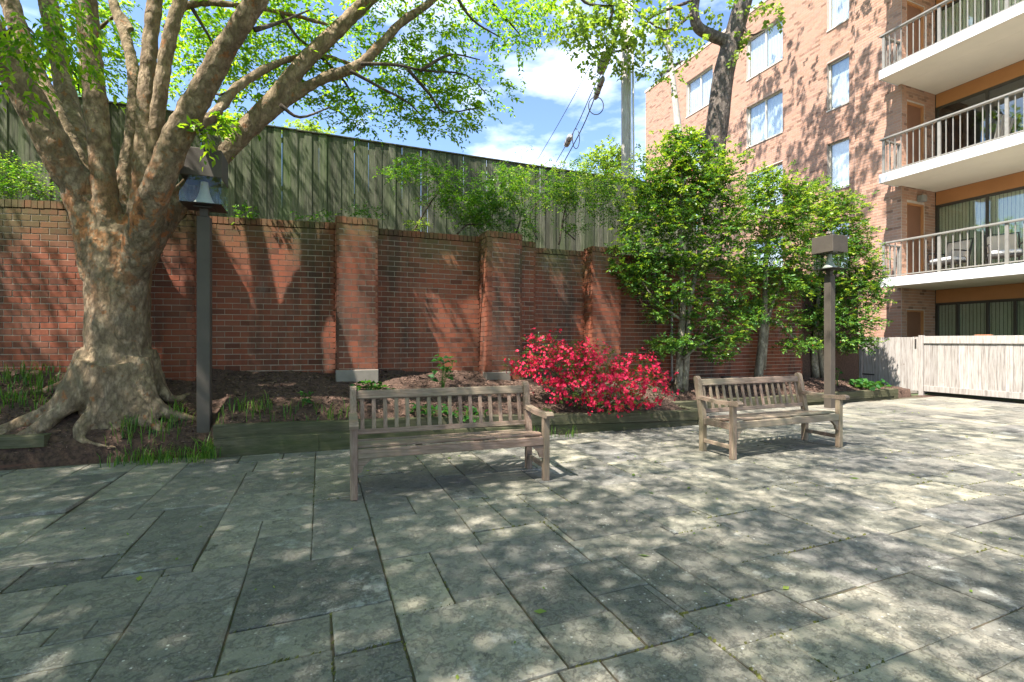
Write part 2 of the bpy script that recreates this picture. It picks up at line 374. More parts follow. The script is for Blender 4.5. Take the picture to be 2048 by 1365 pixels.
M['terra'] = m_plain('terracotta', (.50, .20, .10), .9, .1, 6, .1, 40)

# ---------------------------------------------------------------- the setting: ground, patio, soil
MB().box(-400, 400, -400, 400, -.6, -.12).build('ground', M['lawn']); bpy.data.objects['ground']['kind'] = 'structure'
patio = MB().box(-9, 14.6, -7, 7.3, -.119, -.009).build('patio', M['joint']); patio['kind'] = 'structure'
SL = [(-.385,.36,2.56,3.20),(-.385,.05,2.24,2.56),(.05,.35,2.21,2.56),(.05,.35,1.95,2.21),(.36,.65,2.40,3.05),(.65,.95,2.40,3.05),(.37,.99,3.05,3.75),
(-.07,.37,3.20,4.42),(.41,.71,3.75,4.27),(.71,1.03,3.75,4.27),(-.385,-.07,3.26,3.72),(-.385,-.07,3.72,4.05),(-.69,-.385,3.36,4.06),(-.68,-.07,4.06,4.78),
(-.67,-.07,4.78,5.6),(-1.17,-.69,3.38,3.9),(-1.17,-.69,3.9,4.6),(-1.3,-.83,2.9,3.40),(-1.62,-1.17,3.42,3.74),(-.83,-.385,2.9,3.3),(-.83,-.385,2.25,2.9),
(.42,1.05,4.27,5.0),(.36,.93,1.76,2.40),(.93,1.36,1.76,2.07),(1.36,1.67,1.76,2.22),(.94,1.37,2.07,2.53),(1.37,1.69,2.22,2.53),(1.69,2.0,1.92,2.53),
(1.67,2.27,1.61,1.92),(2.0,2.3,1.92,2.45),(1.95,2.4,1.32,1.60),(2.4,2.82,1.32,1.75),(2.82,3.22,1.32,1.74),(3.22,3.68,1.32,1.74),(1.59,2.36,2.86,3.52),
(1.57,2.15,2.53,2.86),(.96,1.57,2.53,3.24),(1.32,1.58,3.24,3.6),(1.0,1.31,3.24,3.93),(1.05,1.35,3.93,4.7),(1.37,1.95,3.9,4.63),(2.35,2.75,2.7,3.02),
(2.36,2.8,3.02,3.51),(2.32,2.75,2.23,2.70),(2.3,2.77,1.77,2.22),(2.77,3.69,1.74,2.2),(2.75,3.37,2.2,2.80),(3.27,3.95,2.83,3.27),(2.8,3.27,2.83,3.4),
(3.3,3.8,3.27,4.0),(3.8,4.35,3.27,4.0),(2.43,2.93,3.85,4.45),(2.93,3.46,4.05,4.55),(3.5,4.2,4.53,5.53),(4.47,5.05,3.6,4.0),(4.4,5.1,2.33,2.97),
(4.33,4.9,2.02,2.33),(1.95,2.4,3.52,4.16),(1.7,2.15,4.64,5.45),(-1.8,-1.33,4.47,5.1),(-1.33,-.7,4.62,5.6),(-2.36,-1.87,4.82,5.63),(-1.87,-1.35,5.45,6.3),
(-2.95,-2.36,5.04,6.5),(-1.85,-1.17,3.76,4.45),(-1.62,-1.3,2.94,3.42),(-1.15,-1.0,2.77,2.9),(-1.0,-.83,2.76,2.9),(-.07,.27,4.82,5.14),(1.1,1.65,1.3,1.75),(1.66,1.95,1.3,1.6)]
G = .05; A0, A1, B0, B1 = -5.0, 14.2, -1.0, 6.55
na, nb = int(round((A1-A0)/G)), int(round((B1-B0)/G)); occ = np.zeros((na, nb), bool); slabs = []
LOOSE = None
for r in SL:
    i0, i1, j0, j1 = [int(round(v)) for v in ((r[0]-A0)/G, (r[1]-A0)/G, (r[2]-B0)/G, (r[3]-B0)/G)]
    while i0 < i1 and occ[i0, j0:j1].mean() > .3: i0 += 1
    while i1 > i0 and occ[i1-1, j0:j1].mean() > .3: i1 -= 1
    while j0 < j1 and occ[i0:i1, j0].mean() > .3: j0 += 1
    while j1 > j0 and occ[i0:i1, j1-1].mean() > .3: j1 -= 1
    if i1-i0 < 2 or j1-j0 < 2 or occ[i0:i1, j0:j1].any(): continue
    occ[i0:i1, j0:j1] = True; slabs.append([i0, i1, j0, j1])
    if r[0] == -2.36: LOOSE = (i0, i1, j0, j1)
for q in slabs:          # close slivers between the traced slabs
    for _ in range(4):
        i0, i1, j0, j1 = q
        for d_ in range(4):
            i0, i1, j0, j1 = q
            if d_ == 0: sl_ = (slice(i0-1, i0), slice(j0, j1)); far = (slice(max(0, i0-5), i0), slice(j0, j1))
            elif d_ == 1: sl_ = (slice(i1, i1+1), slice(j0, j1)); far = (slice(i1, i1+5), slice(j0, j1))
            elif d_ == 2: sl_ = (slice(i0, i1), slice(j0-1, j0)); far = (slice(i0, i1), slice(max(0, j0-5), j0))
            else: sl_ = (slice(i0, i1), slice(j1, j1+1)); far = (slice(i0, i1), slice(j1, j1+5))
            if occ[sl_].size and not occ[sl_].any() and occ[far].any():
                occ[sl_] = True; q[{0: 0, 1: 1, 2: 2, 3: 3}[d_]] += (-1 if d_ in (0, 2) else 1)
slabs = [tuple(q) for q in slabs]; LOOSE = min(slabs, key=lambda q: abs(q[0]*G+A0+2.36)+abs(q[2]*G+B0-4.82))
def fill(j_max_fn):
    for j in range(nb):
        i = 0
        while i < na:
            if occ[i, j] or j >= j_max_fn(i): i += 1; continue
            e = i
            while e < na and not occ[e, j] and j < j_max_fn(e): e += 1
            wd = random.choice([9, 10, 12, 12, 14, 16, 18]); ht = random.choice([6, 8, 9, 9, 10, 12, 14])
            if e - i < wd + 6: wd = min(e - i, 22)
            if e - i > 20 and e - i < 26: wd = (e - i)//2
            i1 = i + wd; j1 = j + 1
            while j1 < min(nb, j + ht) and not occ[i:i1, j1].any() and all(j1 < j_max_fn(q) for q in (i, i1-1)): j1 += 1
            k = j1
            while k < min(nb, j1+4) and not occ[i:i1, k].any(): k += 1
            if k < min(nb, j1+4) or k == nb: j1 = k
            occ[i:i1, j:j1] = True; slabs.append((i, i1, j, j1)); i = i1
def bmax(a):
    return 6.62 if a < -1.3 else (6.42 - (a+1.3)*.055 if a < 5.6 else 7.0)
B1e = 7.0
extra = int(round((B1e-B1)/G)); occ = np.concatenate([occ, np.zeros((na, extra), bool)], 1); nb += extra
fill(lambda i: min(nb, int(round((bmax(A0+i*G)-B0)/G))))
def slab_mesh(a0, a1, b0, b1, seed):
    r = random.Random(seed); jt = .0045 if r.random() < .8 else .011; g = .5*jt + .001
    a0 += g; a1 -= g; b0 += g; b1 -= g; ca, cb = (a0+a1)/2, (b0+b1)/2
    ring = []
    cs = [(a0, b0), (a1, b0), (a1, b1), (a0, b1)]; cs = [(x + r.uniform(-.004, .004), y + r.uniform(-.004, .004)) for x, y in cs]
    for k in range(4):
        p, q = cs[k], cs[(k+1) % 4]; n = max(1, min(4, int(math.dist(p, q)/.17)))
        for m in range(n):
            t = m/n; e = .003 if m else 0
            ring.append((p[0]+(q[0]-p[0])*t + r.uniform(-e, e), p[1]+(q[1]-p[1])*t + r.uniform(-e, e)))
    n = len(ring); V = []
    for s_, z in ((1, -.03), (1, -.005)):
        V += [(x-ca, y-cb, z) for x, y in ring]
    for x, y in ring:
        d = math.hypot(x-ca, y-cb); k = (d-.007)/d; V.append(((x-ca)*k, (y-cb)*k, 0))
    Fc = [(L0*n+i, L0*n+(i+1) % n, (L0+1)*n+(i+1) % n, (L0+1)*n+i) for L0 in (0, 1) for i in range(n)]
    Fc.append(tuple(range(2*n, 3*n)))
    return V, Fc, ca, cb
cand = []
for k, (i0, i1, j0, j1) in enumerate(slabs):
    a0, a1, b0, b1 = A0+i0*G, A0+i1*G, B0+j0*G, B0+j1*G
    x, y, Z = proj(((a0+a1)/2, (b0+b1)/2, 0)); vis = Z > .8 and -150 < x < 2200 and y < 1500
    cand.append(((a1-a0)*(b1-b0)/(Z**3) if vis else 0, k, a0, a1, b0, b1))
cand.sort(reverse=True); rest = MB()
for n_, (sz, k, a0, a1, b0, b1) in enumerate(cand):
    V, Fc, ca, cb = slab_mesh(a0, a1, b0, b1, k); rr = random.Random(k)
    z = rr.uniform(-.005, .005); tx, ty = rr.uniform(-.007, .007), rr.uniform(-.007, .007)
    if slabs[k] == LOOSE: z, tx, ty = .016, -.03, -.012
    if sz > 0 and n_ < 296:
        me = bpy.data.meshes.new('paving_stone'); me.from_pydata(V, [], Fc); me.update()
        o = link('paving_stone', me, M['stone'], patio); o.location = (ca, cb, z); o.rotation_euler = (tx, ty, 0); o.matrix_parent_inverse = Matrix.Identity(4)
    else:
        i = len(rest.v); rest.v += [(x+ca, y+cb, q+z) for x, y, q in V]; rest.f += [tuple(q+i for q in f) for f in Fc]
o = rest.build('paving_stone', M['stone'], patio); o['kind'] = 'stuff'

HW = ([-9, -4, -1.5, .2, 2.5, 3.5, 5, 6.5, 10.8, 13.4], [.93, .92, .90, .92, .84, .74, .56, .48, .45, .25])
FB = ([-9, -1.18, -1.15, 5.6, 5.62, 13.4], [6.66, 6.66, 6.50, 6.16, 7.15, 7.2])
FH = ([-9, -1.2, -1.12, 2, 5.6, 13.4], [.03, .04, .24, .20, .17, .15])
def soil(a, b):
    f = np.interp(a, *FB); hf = np.interp(a, *FH); hw = np.interp(a, *HW)
    t = np.clip((b - f) / (7.85 - f), 0, 1.15)
    tree = .10*np.exp(-((a+2.26)**2 + (b-7.05)**2)/.55)
    return hf + (hw-hf)*t**.65 + .012*np.sin(a*5.3)*np.sin(b*7.1) + tree
na2, nb2 = 300, 60
aa = np.linspace(-9, 13.3, na2); bb = np.linspace(0, 1, nb2)
AA, BB = np.meshgrid(aa, bb, indexing='ij'); fb = np.interp(AA, *FB); BBB = fb + BB*(8.75 - fb); 
ZZ = soil(AA, BBB) + RNG.normal(0, .007, AA.shape)
ZZ[:, 0] = -.08
V = np.stack([AA, BBB, ZZ], -1).reshape(-1, 3)
ii = (np.arange(na2-1)[:, None]*nb2 + np.arange(nb2-1)[None]).ravel(); Fq = np.stack([ii, ii+nb2, ii+nb2+1, ii+1], 1)
o = link('planting_bed', npmesh('planting_bed', V, Fq, True), M['mulch']); o['kind'] = 'structure'
# loose bark chips on the bed
n = 42000; ca = RNG.uniform(-6, 13, n); cf = np.interp(ca, *FB); cb_ = cf + RNG.uniform(0.0, 1, n)*(7.9-cf)
c = np.stack([ca, cb_, soil(ca, cb_)+.006], 1); yaw = RNG.uniform(0, 6.28, n); ln = RNG.uniform(.007, .024, n) + .02*(RNG.random(n) > .94); wd = ln*RNG.uniform(.25, .5, n)
d = np.stack([np.cos(yaw), np.sin(yaw), RNG.normal(0, .3, n)], 1)*ln[:, None]; e = np.stack([-np.sin(yaw), np.cos(yaw), RNG.normal(0, .35, n)], 1)*wd[:, None]
V = np.stack([c-d, c+e, c+d, c-e], 1).reshape(-1, 3); Fq = np.arange(4*n).reshape(-1, 4)
o = link('bark_mulch', npmesh('bark_mulch', V, Fq), M['chip']); tag(o, 'dark bark mulch covering the planting bed under the brick wall', 'mulch', kind='stuff')
# terrace behind the wall
tr = MB().box(-9, 13, 8.25, 30, -.1, 2.98).build('upper_terrace', M['mulch']); tr['kind'] = 'structure'

# ---------------------------------------------------------------- brick wall with pilasters
TOP = 3.15; BC = .0813; BL = .203
segs = [(-8.5, 9.06, -1.57, 7.60), (-1.57, 7.60, -1.57, 7.97), (-1.57, 7.97, .22, 7.70), (.22, 7.70, .22, 7.38), (.22, 7.38, .80, 7.37), (.80, 7.37, .80, 7.82),
        (.80, 7.82, 2.53, 7.82), (2.53, 7.82, 2.53, 7.44), (2.53, 7.44, 3.18, 7.50), (3.18, 7.50, 3.18, 7.87), (3.18, 7.87, 3.60, 7.87), (3.60, 7.87, 3.60, 8.20),
        (3.60, 8.20, 4.79, 8.18), (4.79, 8.18, 4.79, 7.89), (4.79, 7.89, 5.43, 7.89), (5.43, 7.89, 5.43, 8.15), (5.43, 8.15, 10.8, 8.15), (10.8, 8.15, 10.8, 9.2)]
wall = empty('brick_wall', (3, 8.0, 0), 'long red brick retaining wall with pilasters behind the planting bed', 'wall')
core = MB(); cap = MB()
def brick_box(mb, M4, l, h, dpt=.1, out=.006):
    mb.box(-l/2, l/2, -out, dpt, -h/2, h/2, M4)
bricks = []
tops = [3.15, 3.15, 3.13, 3.15, 3.16, 3.15, 3.13, 3.15, 3.16, 3.15, 3.13, 3.1, 3.10, 3.14, 3.15, 3.14, 3.09, 3.09]
for si, (x0, y0, x1, y1) in enumerate(segs):
    Ls = math.hypot(x1-x0, y1-y0); ang = math.atan2(y1-y0, x1-x0); Rz = Matrix.Rotation(ang, 4, 'Z'); T0 = Matrix.Translation((x0, y0, 0)) @ Rz
    tp = tops[si]; e0 = .0 ; sh = Ls < .5 and abs(y1-y0) > .2; core.box(.05 if sh else .035, Ls-(.05 if sh else .035), 0, .1 if sh else .28, -.1, tp-.105 - si*.0013, T0)
    nrow = int((tp-.1-.25)/BC)
    for r_ in range(nrow):
        z = tp - .1 - BC*(r_+.5); off = (r_ % 2)*BL/2; t = -off
        while t < Ls-.01:
            u0, u1 = max(t, 0)+.004, min(t+BL, Ls)-.004
            if u1-u0 > .03:
                bricks.append((T0, (u0+u1)/2, u1-u0, z))
            t += BL
    t = 0
    while t < Ls - .02:
        u1 = min(t+.072, Ls); mb = cap
        M4 = T0 @ Matrix.Translation(((t+u1)/2, -.012 + random.uniform(-.002, .002), tp-.05 + random.uniform(-.003, .003)))
        mb.box(-(u1-t)/2+.004, (u1-t)/2-.004, 0, .21, -.045, .05, M4); t += .072
core.build('mortar_core', M['mortar'], wall)
full = MB().bbox(-BL/2+.004, BL/2-.004, -.006, .09, -.0355, .0355, .003).mesh('brick'); full.materials.append(M['brick'])
nf = 0; bst = MB(); order = []
for bi, (T0, u, l, z) in enumerate(bricks):
    p = T0 @ Vector((u, 0, z)); x, y, Z = proj(p)
    ok = abs(l-(BL-.008)) < .004 and 0 < x < 2048 and z > .95 and Z > 0
    order.append((Z if ok else 99, bi))
order.sort(); chosen = set(b for q, b in order[:298] if q < 99)
for bi, (T0, u, l, z) in enumerate(bricks):
    jz, jy, jr = random.uniform(-.0015, .0015), random.uniform(-.002, .002), random.uniform(-.006, .006)
    M4 = T0 @ Matrix.Translation((u, jy, z+jz)) @ Matrix.Rotation(jr, 4, 'Y')
    if bi in chosen:
        o = link('brick', full, None, wall); o.matrix_parent_inverse = Matrix.Identity(4)
        o.matrix_basis = par_matrix(wall).inverted() @ M4
    else: brick_box(bst, M4, l, .071)
o = bst.build('brick', M['brick'], wall); o['kind'] = 'stuff'
o = cap.build('coping_brick', M['brick'], wall); o['kind'] = 'stuff'
MB().bbox(.21, .81, 7.355, 7.5, .6, .93, .01).build('footing', M['concrete'], wall)
MB().bbox(2.515, 2.95, 7.42, 7.6, .5, .84, .01).build('footing', M['concrete'], wall)

# ---------------------------------------------------------------- foliage tools
def nrm(v): return v / np.maximum(np.linalg.norm(v, axis=-1, keepdims=True), 1e-6)
def sprays(o, d, Ls, nl, ll, lw, droop=.3, fold=.15, spread=.8, jit=.35, flat=False, seed=0):
    """leafy twigs: nl leaves set alternately along each twig"""
    g = np.random.default_rng(seed); n = len(o); d = nrm(d)
    t = (np.arange(nl)+.7)/nl; side = np.where(np.arange(nl) % 2 == 0, 1., -1.)
    up = np.array([0, 0, 1.]) + g.normal(0, .25, (n, 3)); sv = nrm(np.cross(d, up))
    Ls = np.broadcast_to(Ls, (n,))
    P = o[:, None] + d[:, None]*(Ls[:, None]*t)[..., None]; P = P.copy(); P[..., 2] -= droop*Ls[:, None]*t**2
    ld = d[:, None]*.65 + sv[:, None]*(side*spread)[None, :, None] + g.normal(0, jit, (n, nl, 3)); ld[..., 2] -= droop*.7; ld = nrm(ld)
    nv = nrm(np.array([0, 0, 1.]) + g.normal(0, .45, (n, nl, 3))); wv = nrm(np.cross(ld, nv)); nv = np.cross(wv, ld)
    s = g.uniform(.65, 1.15, (n, nl, 1)); L1 = ll*s; W1 = lw*s*.5
    b = P; m1 = P + ld*L1*.45 + wv*W1 + nv*L1*fold; m2 = P + ld*L1*.45 - wv*W1 + nv*L1*fold; tp = P + ld*L1 - nv*L1*.05
    V = np.stack([b, m1, tp, m2], 2).reshape(-1, 3)
    k = np.arange(n*nl)*4; Fq = np.stack([k, k+1, k+2, k+3], 1)
    return V, Fq
def join(parts):
    Vs, Fs, off = [], [], 0
    for V, Fq in parts: Vs.append(V); Fs.append(Fq+off); off += len(V)
    return np.concatenate(Vs), np.concatenate(Fs)
def pad_points(pads, per, g, shell=.0, zs=1.0):
    """points scattered through a set of ellipsoidal pads (x, y, rx, ry, Z[, density[, depth]]) -> positions, outward directions"""
    O, D = [], []
    for p in pads:
        x, y, rx, ry, Z = p[:5]; dn = p[5] if len(p) > 5 else 1.0; dep = p[6] if len(p) > 6 else .8
        c = np.array(pt(x, y, Z)); RX = rx*Z/F; RY = ry*Z/F; RD = dep*max(RX, RY)
        n = max(3, int(per*dn*(RX*RY)**.5*4*max(.4, (RX*RY)**.5)))
        v = nrm(g.normal(0, 1, (n, 3))); r = g.uniform(shell, 1, (n, 1))**(1/2.2)
        v = v*r*(1+.7*g.random((n, 1))**5)
        q = np.stack([v[:, 0]*RX*CC + v[:, 1]*RD*SS, -v[:, 0]*RX*SS + v[:, 1]*RD*CC, v[:, 2]*RY], 1)
        O.append(c+q); D.append(q/np.linalg.norm(q, axis=1, keepdims=True).clip(1e-4))
    return np.concatenate(O), np.concatenate(D)
def leafmesh(name, V, Fq, mat, parent): return link(name, npmesh(name, V, Fq), mat, parent)
def cull(o, d, g, keep_in=False):
    """leave the off-frame crown out of the picture's field, so the seen boughs stay as pruned"""
    X = o[:, 0]*CC - o[:, 1]*SS; Z = o[:, 0]*SS + o[:, 1]*CC; Zs = np.maximum(Z, .1)
    x = 1024 + X/Zs*F; y = 682.5-(o[:, 2]-EYE)/Zs*F
    m = ~((Z > .1) & (x > -40) & (x < 2090) & (y > -70))
    return o[m], d[m]

# ---------------------------------------------------------------- big zelkova on the left
g = np.random.default_rng(3)
TA, TB = -2.27, 7.18
zel = empty('shade_tree', (TA, TB, .3), 'large multi-limbed shade tree with flaking orange bark rising left of the left lamp post', 'tree')
body = MB()
prof = [(0.0, .52), (.35, .47), (.6, .43), (.9, .405), (1.3, .39), (1.8, .39), (2.2, .40), (2.5, .42), (2.75, .36), (3.0, .15)]
pts = [Vector((TA, TB, z)) for z, r in prof]; body.tube(pts, [r*.82 for z, r in prof], 20)
def limb(path, r0, r1, start=None, n=10, k=5, to=body):
    P = [pt(*p) for p in path]
    if start is not None:
        P = [Vector(start)] + P
        if to is body: r0 = [r0[1]*1.12] + list(r0[1:])
    S = spline(P, k); R = lerp_list([v*(.80 if to is body else 1) for v in (r0 if hasattr(r0, '__len__') else [r0, r1])], len(S)); to.tube(S, R, n); return S
c0 = (TA, TB, 2.35)
LB = []
LB.append(limb([(170,400,5.65),(128,330,5.5),(62,205,5.3),(-5,90,5.1),(-90,-60,4.9),(-200,-300,4.7)], [.30,.25,.225,.20,.19,.17,.12], 0, (TA-.12, TB-.05, 2.1)))
LB.append(limb([(170,370,6.0),(120,250,6.1),(60,120,6.2),(15,-10,6.3),(-60,-250,6.5)], [.2,.16,.15,.14,.13,.1], 0, (TA-.15, TB+.1, 2.4)))
LB.append(limb([(185,380,6.2),(150,260,6.5),(120,130,6.8),(95,0,7.0),(60,-200,7.4)], [.2,.17,.16,.15,.14,.1], 0, (TA-.05, TB+.15, 2.4)))
LB.append(limb([(212,390,5.6),(200,290,5.6),(184,140,5.6),(172,-10,5.6),(160,-250,5.7)], [.25,.16,.15,.145,.135,.1], 0, (TA, TB-.12, 2.2)))
LB.append(limb([(245,380,6.3),(262,270,6.5),(265,130,6.7),(225,0,6.9),(180,-150,7.0)], [.16,.11,.10,.095,.085,.07], 0, (TA+.1, TB+.18, 2.4)))
LB.append(limb([(280,400,5.7),(290,260,5.7),(297,120,5.75),(310,0,5.8),(330,-220,5.9)], [.22,.135,.125,.11,.10,.08], 0, (TA+.12, TB-.1, 2.25)))
LB.append(limb([(302,390,5.75),(318,210,5.6),(340,70,5.6),(368,-20,5.65),(420,-200,5.8)], [.17,.11,.10,.095,.09,.07], 0, (TA+.15, TB+.1, 2.3)))
LB.append(limb([(300,420,5.5),(345,295,5.4),(400,190,5.3),(452,95,5.2),(515,-5,5.1),(620,-200,5.0)], [.27,.20,.185,.165,.14,.13,.09], 0, (TA+.15, TB-.1, 2.1)))
LB.append(limb([(322,445,5.9),(388,372,6.2),(455,300,6.35),(545,200,6.5),(618,115,6.65),(690,45,6.8),(752,-15,6.9),(850,-120,7.0)], [.27,.20,.17,.155,.145,.135,.125,.115,.08], 0, (TA+.05, TB+.05, 2.0)))
limb([(372,255,5.45),(425,232,5.8),(478,172,6.2),(560,125,6.6),(640,112,6.9),(720,135,7.2)], [.09,.085,.075,.06,.05,.03], 0)
LB.append(limb([(468,292,6.37),(560,212,6.55),(640,160,6.7),(722,128,6.8),(800,48,6.95),(868,-2,7.1),(940,-90,7.3)], [.11,.10,.095,.09,.085,.075,.06,.05], 0))
limb([(330,60,6.3),(380,10,6.2),(470,10,6.2),(560,25,6.4),(660,50,6.6)], [.06,.055,.05,.045,.03], 0)
limb([(265,60,6.8),(238,30,7.0),(195,60,7.2)], [.05,.05,.03], 0)
# root flare
def root(angs, length, r0, drop=.0, kink=0., wob=.12):
    P = []; a = math.radians(angs)
    for i in range(7):
        t = i/6; d = .25 + length*t; aa_ = a + kink*t + wob*math.sin(t*7+angs)
        x, y = TA + math.cos(aa_)*d, TB + math.sin(aa_)*d
        if y < 6.95: y = 6.95 - (6.95-y)*.35; x += (6.95-y)*.4*(1 if math.cos(aa_) > 0 else -1)
        z = max(float(soil(np.array(x), np.array(y))), .02) + .02 - .05*t + (.55*(1-t)**3.2)
        P.append(Vector((x, y, z)))
    S = spline(P, 4); body.tube(S, lerp_list([r0*v*.76 for v in (1, .75, .55, .42, .3, .2, .1)], len(S)), 9)
for a_, l_, r_, k_ in ((-100, .75, .26, .1), (-135, .8, .24, -.25), (-170, .85, .22, .3), (-70, .7, .24, .5), (-35, .85, .22, .2), (-5, .55, .2, .3), (165, .9, .2, -.2),
                       (-118, .95, .2, -.55), (-150, 1.1, .15, -.3), (-88, .5, .22, .9)): root(a_, l_, r_, kink=k_)
tk = body.build('trunk', M['zbark'], zel, True)
rm = tk.modifiers.new('remesh', 'REMESH'); rm.mode = 'VOXEL'; rm.voxel_size = .021; rm.use_smooth_shade = True
sm = tk.modifiers.new('smooth', 'SMOOTH'); sm.factor = .6; sm.iterations = 7
tx = bpy.data.textures.new('bark_lumps', 'CLOUDS'); tx.noise_scale = .16; tx.noise_depth = 3
dm = tk.modifiers.new('lumps', 'DISPLACE'); dm.texture = tx; dm.strength = .04; dm.mid_level = .5; dm.texture_coords = 'GLOBAL'
# thin branches
def twig(path, r0, r1, par=None, n=6):
    mb = MB(); S = spline([pt(*p) for p in path], 4); mb.tube(S, lerp_list([r0, r1], len(S)), n); mb.build('branch', M['twig'], par or zel, True)
for p in ([(722,128,6.6),(790,130,6.8),(850,142,7.1),(930,150,7.4),(975,190,7.6)], [(700,142,6.5),(760,175,6.8),(815,205,7.2),(850,240,7.4)],
          [(815,138,6.9),(860,190,7.2),(890,225,7.4),(960,215,7.6)], [(840,142,7.0),(900,110,7.3),(960,120,7.5)],
          [(905,-20,7.0),(945,40,7.2),(1000,75,7.5)], [(960,-20,7.4),(1010,35,7.6),(1040,70,7.8)],
          [(640,112,6.9),(690,165,7.0),(720,225,7.2)], [(425,232,5.8),(402,262,5.6),(414,272,5.5)], [(560,25,6.4),(600,80,6.6),(640,100,6.9)],
          [(120,130,6.8),(150,150,7.4),(160,190,8)], [(510,60,5.2),(560,45,5.6),(620,20,6)], [(380,10,6.2),(410,60,6.3),(440,110,6.5)], [(478,172,6.2),(440,190,6.4),(400,170,6.6)],
          [(560,210,6.0),(600,235,6.1),(660,215,6.3)], [(-5,90,5.1),(40,50,4.6),(80,80,4.3)]):
    twig(p, .028, .008)
ZP = [(210,60,45,55,7.6,1.2),(235,140,40,60,7.8,1.2),(200,20,60,35,7.8),(440,70,70,50,6.9),(420,140,60,50,6.8),(385,100,40,50,7.0),(480,110,50,50,6.9),(540,50,50,40,6.8),
      (590,90,50,50,6.9),(650,40,60,45,7.0),(700,90,60,45,7.2),(640,160,60,35,7.2),(560,160,45,35,7.0),(500,200,35,35,6.8,.7),(460,245,30,30,6.4,.6),(740,170,65,45,7.3,1.2),
      (800,130,60,40,7.4,1.2),(830,200,70,40,7.5,1.3),(760,215,45,30,7.3),(900,150,60,40,7.6),(920,205,65,35,7.7,1.2),(975,175,50,30,7.8),(1010,145,35,22,7.9,.8),
      (870,100,55,35,7.4),(790,75,50,35,7.2,.8),(725,240,24,22,7.2,.9),(885,245,55,18,7.7),(835,250,25,16,7.5,.7),(690,205,35,22,7.1,.6),(650,215,24,20,6.9,.6),
      (930,20,60,35,7.4),(1000,20,60,35,7.6),(1035,75,30,30,7.8,.9),(985,60,50,25,7.6,.8),(860,-10,60,40,7.2),(760,-5,50,30,7.0),(1060,20,35,25,7.9,.8),
      (610,10,60,30,6.6),(520,5,40,30,6.4),(410,20,60,35,6.6),(900,60,40,25,7.4,.6),(1095,20,25,40,8.0,.6),(340,150,30,60,8.2,.5),(350,40,25,50,8.0,.5)]
O, D = pad_points(ZP, 105, g); D[:, 2] *= .35; D[:, :2] += g.normal(0, .5, (len(D), 2))
k1 = O[:, 0] + O[:, 2]/1.85; kp = np.ones(len(O), bool)
for K_, w_ in ((3.45, .10), (5.55, .16), (6.1, .12)): kp &= ~((np.abs(k1-K_) < w_) & (O[:, 1] < 8.2))  # strips of leaves left out along sun rays to shape streaks on the wall
O, D = O[kp], D[kp]
p1 = sprays(O, D, g.uniform(.14, .26, len(O)), 8, .085, .040, .3, seed=5)
# high crown over the courtyard (beyond the top of the frame): layered boughs in clumps
nc = 1500; th_ = g.uniform(0, 2*np.pi, nc); rr = np.sqrt(g.uniform(.02, 1, nc))*6.6
cx = TA + rr*np.cos(th_); cy = TB - .6 + rr*np.sin(th_)*.95; cz = 5.6 + 5.2*np.sqrt(np.clip(1-(rr/7.4)**2, 0, 1))*g.uniform(.25, 1, nc)
keep = (cx < 3.4)
cx, cy, cz = cx[keep], cy[keep], cz[keep]; nc = len(cx)
CL = np.stack([cx, cy, cz], 1); Dc = nrm(CL - np.array([TA, TB, 3.0]))
def clumps(CL, Dc, per, rad, g):
    n = len(CL); off = g.normal(0, 1, (n, per, 3))*np.array([rad, rad, rad*.35]); O = (CL[:, None]+off).reshape(-1, 3)
    D = (np.repeat(Dc[:, None], per, 1) + g.normal(0, .6, (n, per, 3))).reshape(-1, 3); D[:, 2] *= .4; return O, D
O, D = clumps(CL, Dc, 11, .42, g); O, D = cull(O, D, g)
kk = O[:, 0] + O[:, 2]/1.85; O9 = O + nrm(D)*.3; kt = O9[:, 0] + O9[:, 2]/1.85; keep = np.ones(len(O), bool)
for K_, w_ in ((.53, .17), (1.08, .05), (1.35, .06), (-1.95, .06), (-1.65, .06), (-.9, .05), (3.45, .10), (5.55, .14), (6.1, .12), (7.15, .07)):  # crown gaps shaped along the sun direction to throw light streaks on the wall
    keep &= ~(((np.abs(kk-K_) < w_+.07) | (np.abs(kt-K_) < w_+.05) | ((kk-K_)*(kt-K_) < 0)) & (O[:, 1] > 4.6) & (O[:, 1] < 8.3))
O, D = O[keep], D[keep]
p2 = sprays(O, D, g.uniform(.2, .34, len(O)), 7, .085, .042, .25, seed=6)
leafmesh('crown', *join([p1, p2]), M['zleaf'], zel)
# darker low leaves hanging close to the camera at the top left
O, D = pad_points([(50,40,75,55,4.3,1.2),(110,90,70,50,4.4,1.1),(20,100,40,50,4.2),(140,40,50,50,4.5,.9),(30,170,35,25,4.2,.5)], 70, g); D[:, 2] = -.4
p3 = sprays(O, D, g.uniform(.12, .22, len(O)), 7, .085, .036, .9, seed=8)
leafmesh('low_foliage', *p3, M['zleaf'], zel)
O, D = pad_points([(415,262,20,14,5.3,1.3),(438,244,14,10,5.3,1.2)], 60, g)
leafmesh('low_foliage', *sprays(O, D, g.uniform(.1, .18, len(O)), 6, .10, .045, .8, seed=9), M['zleaf'], zel)

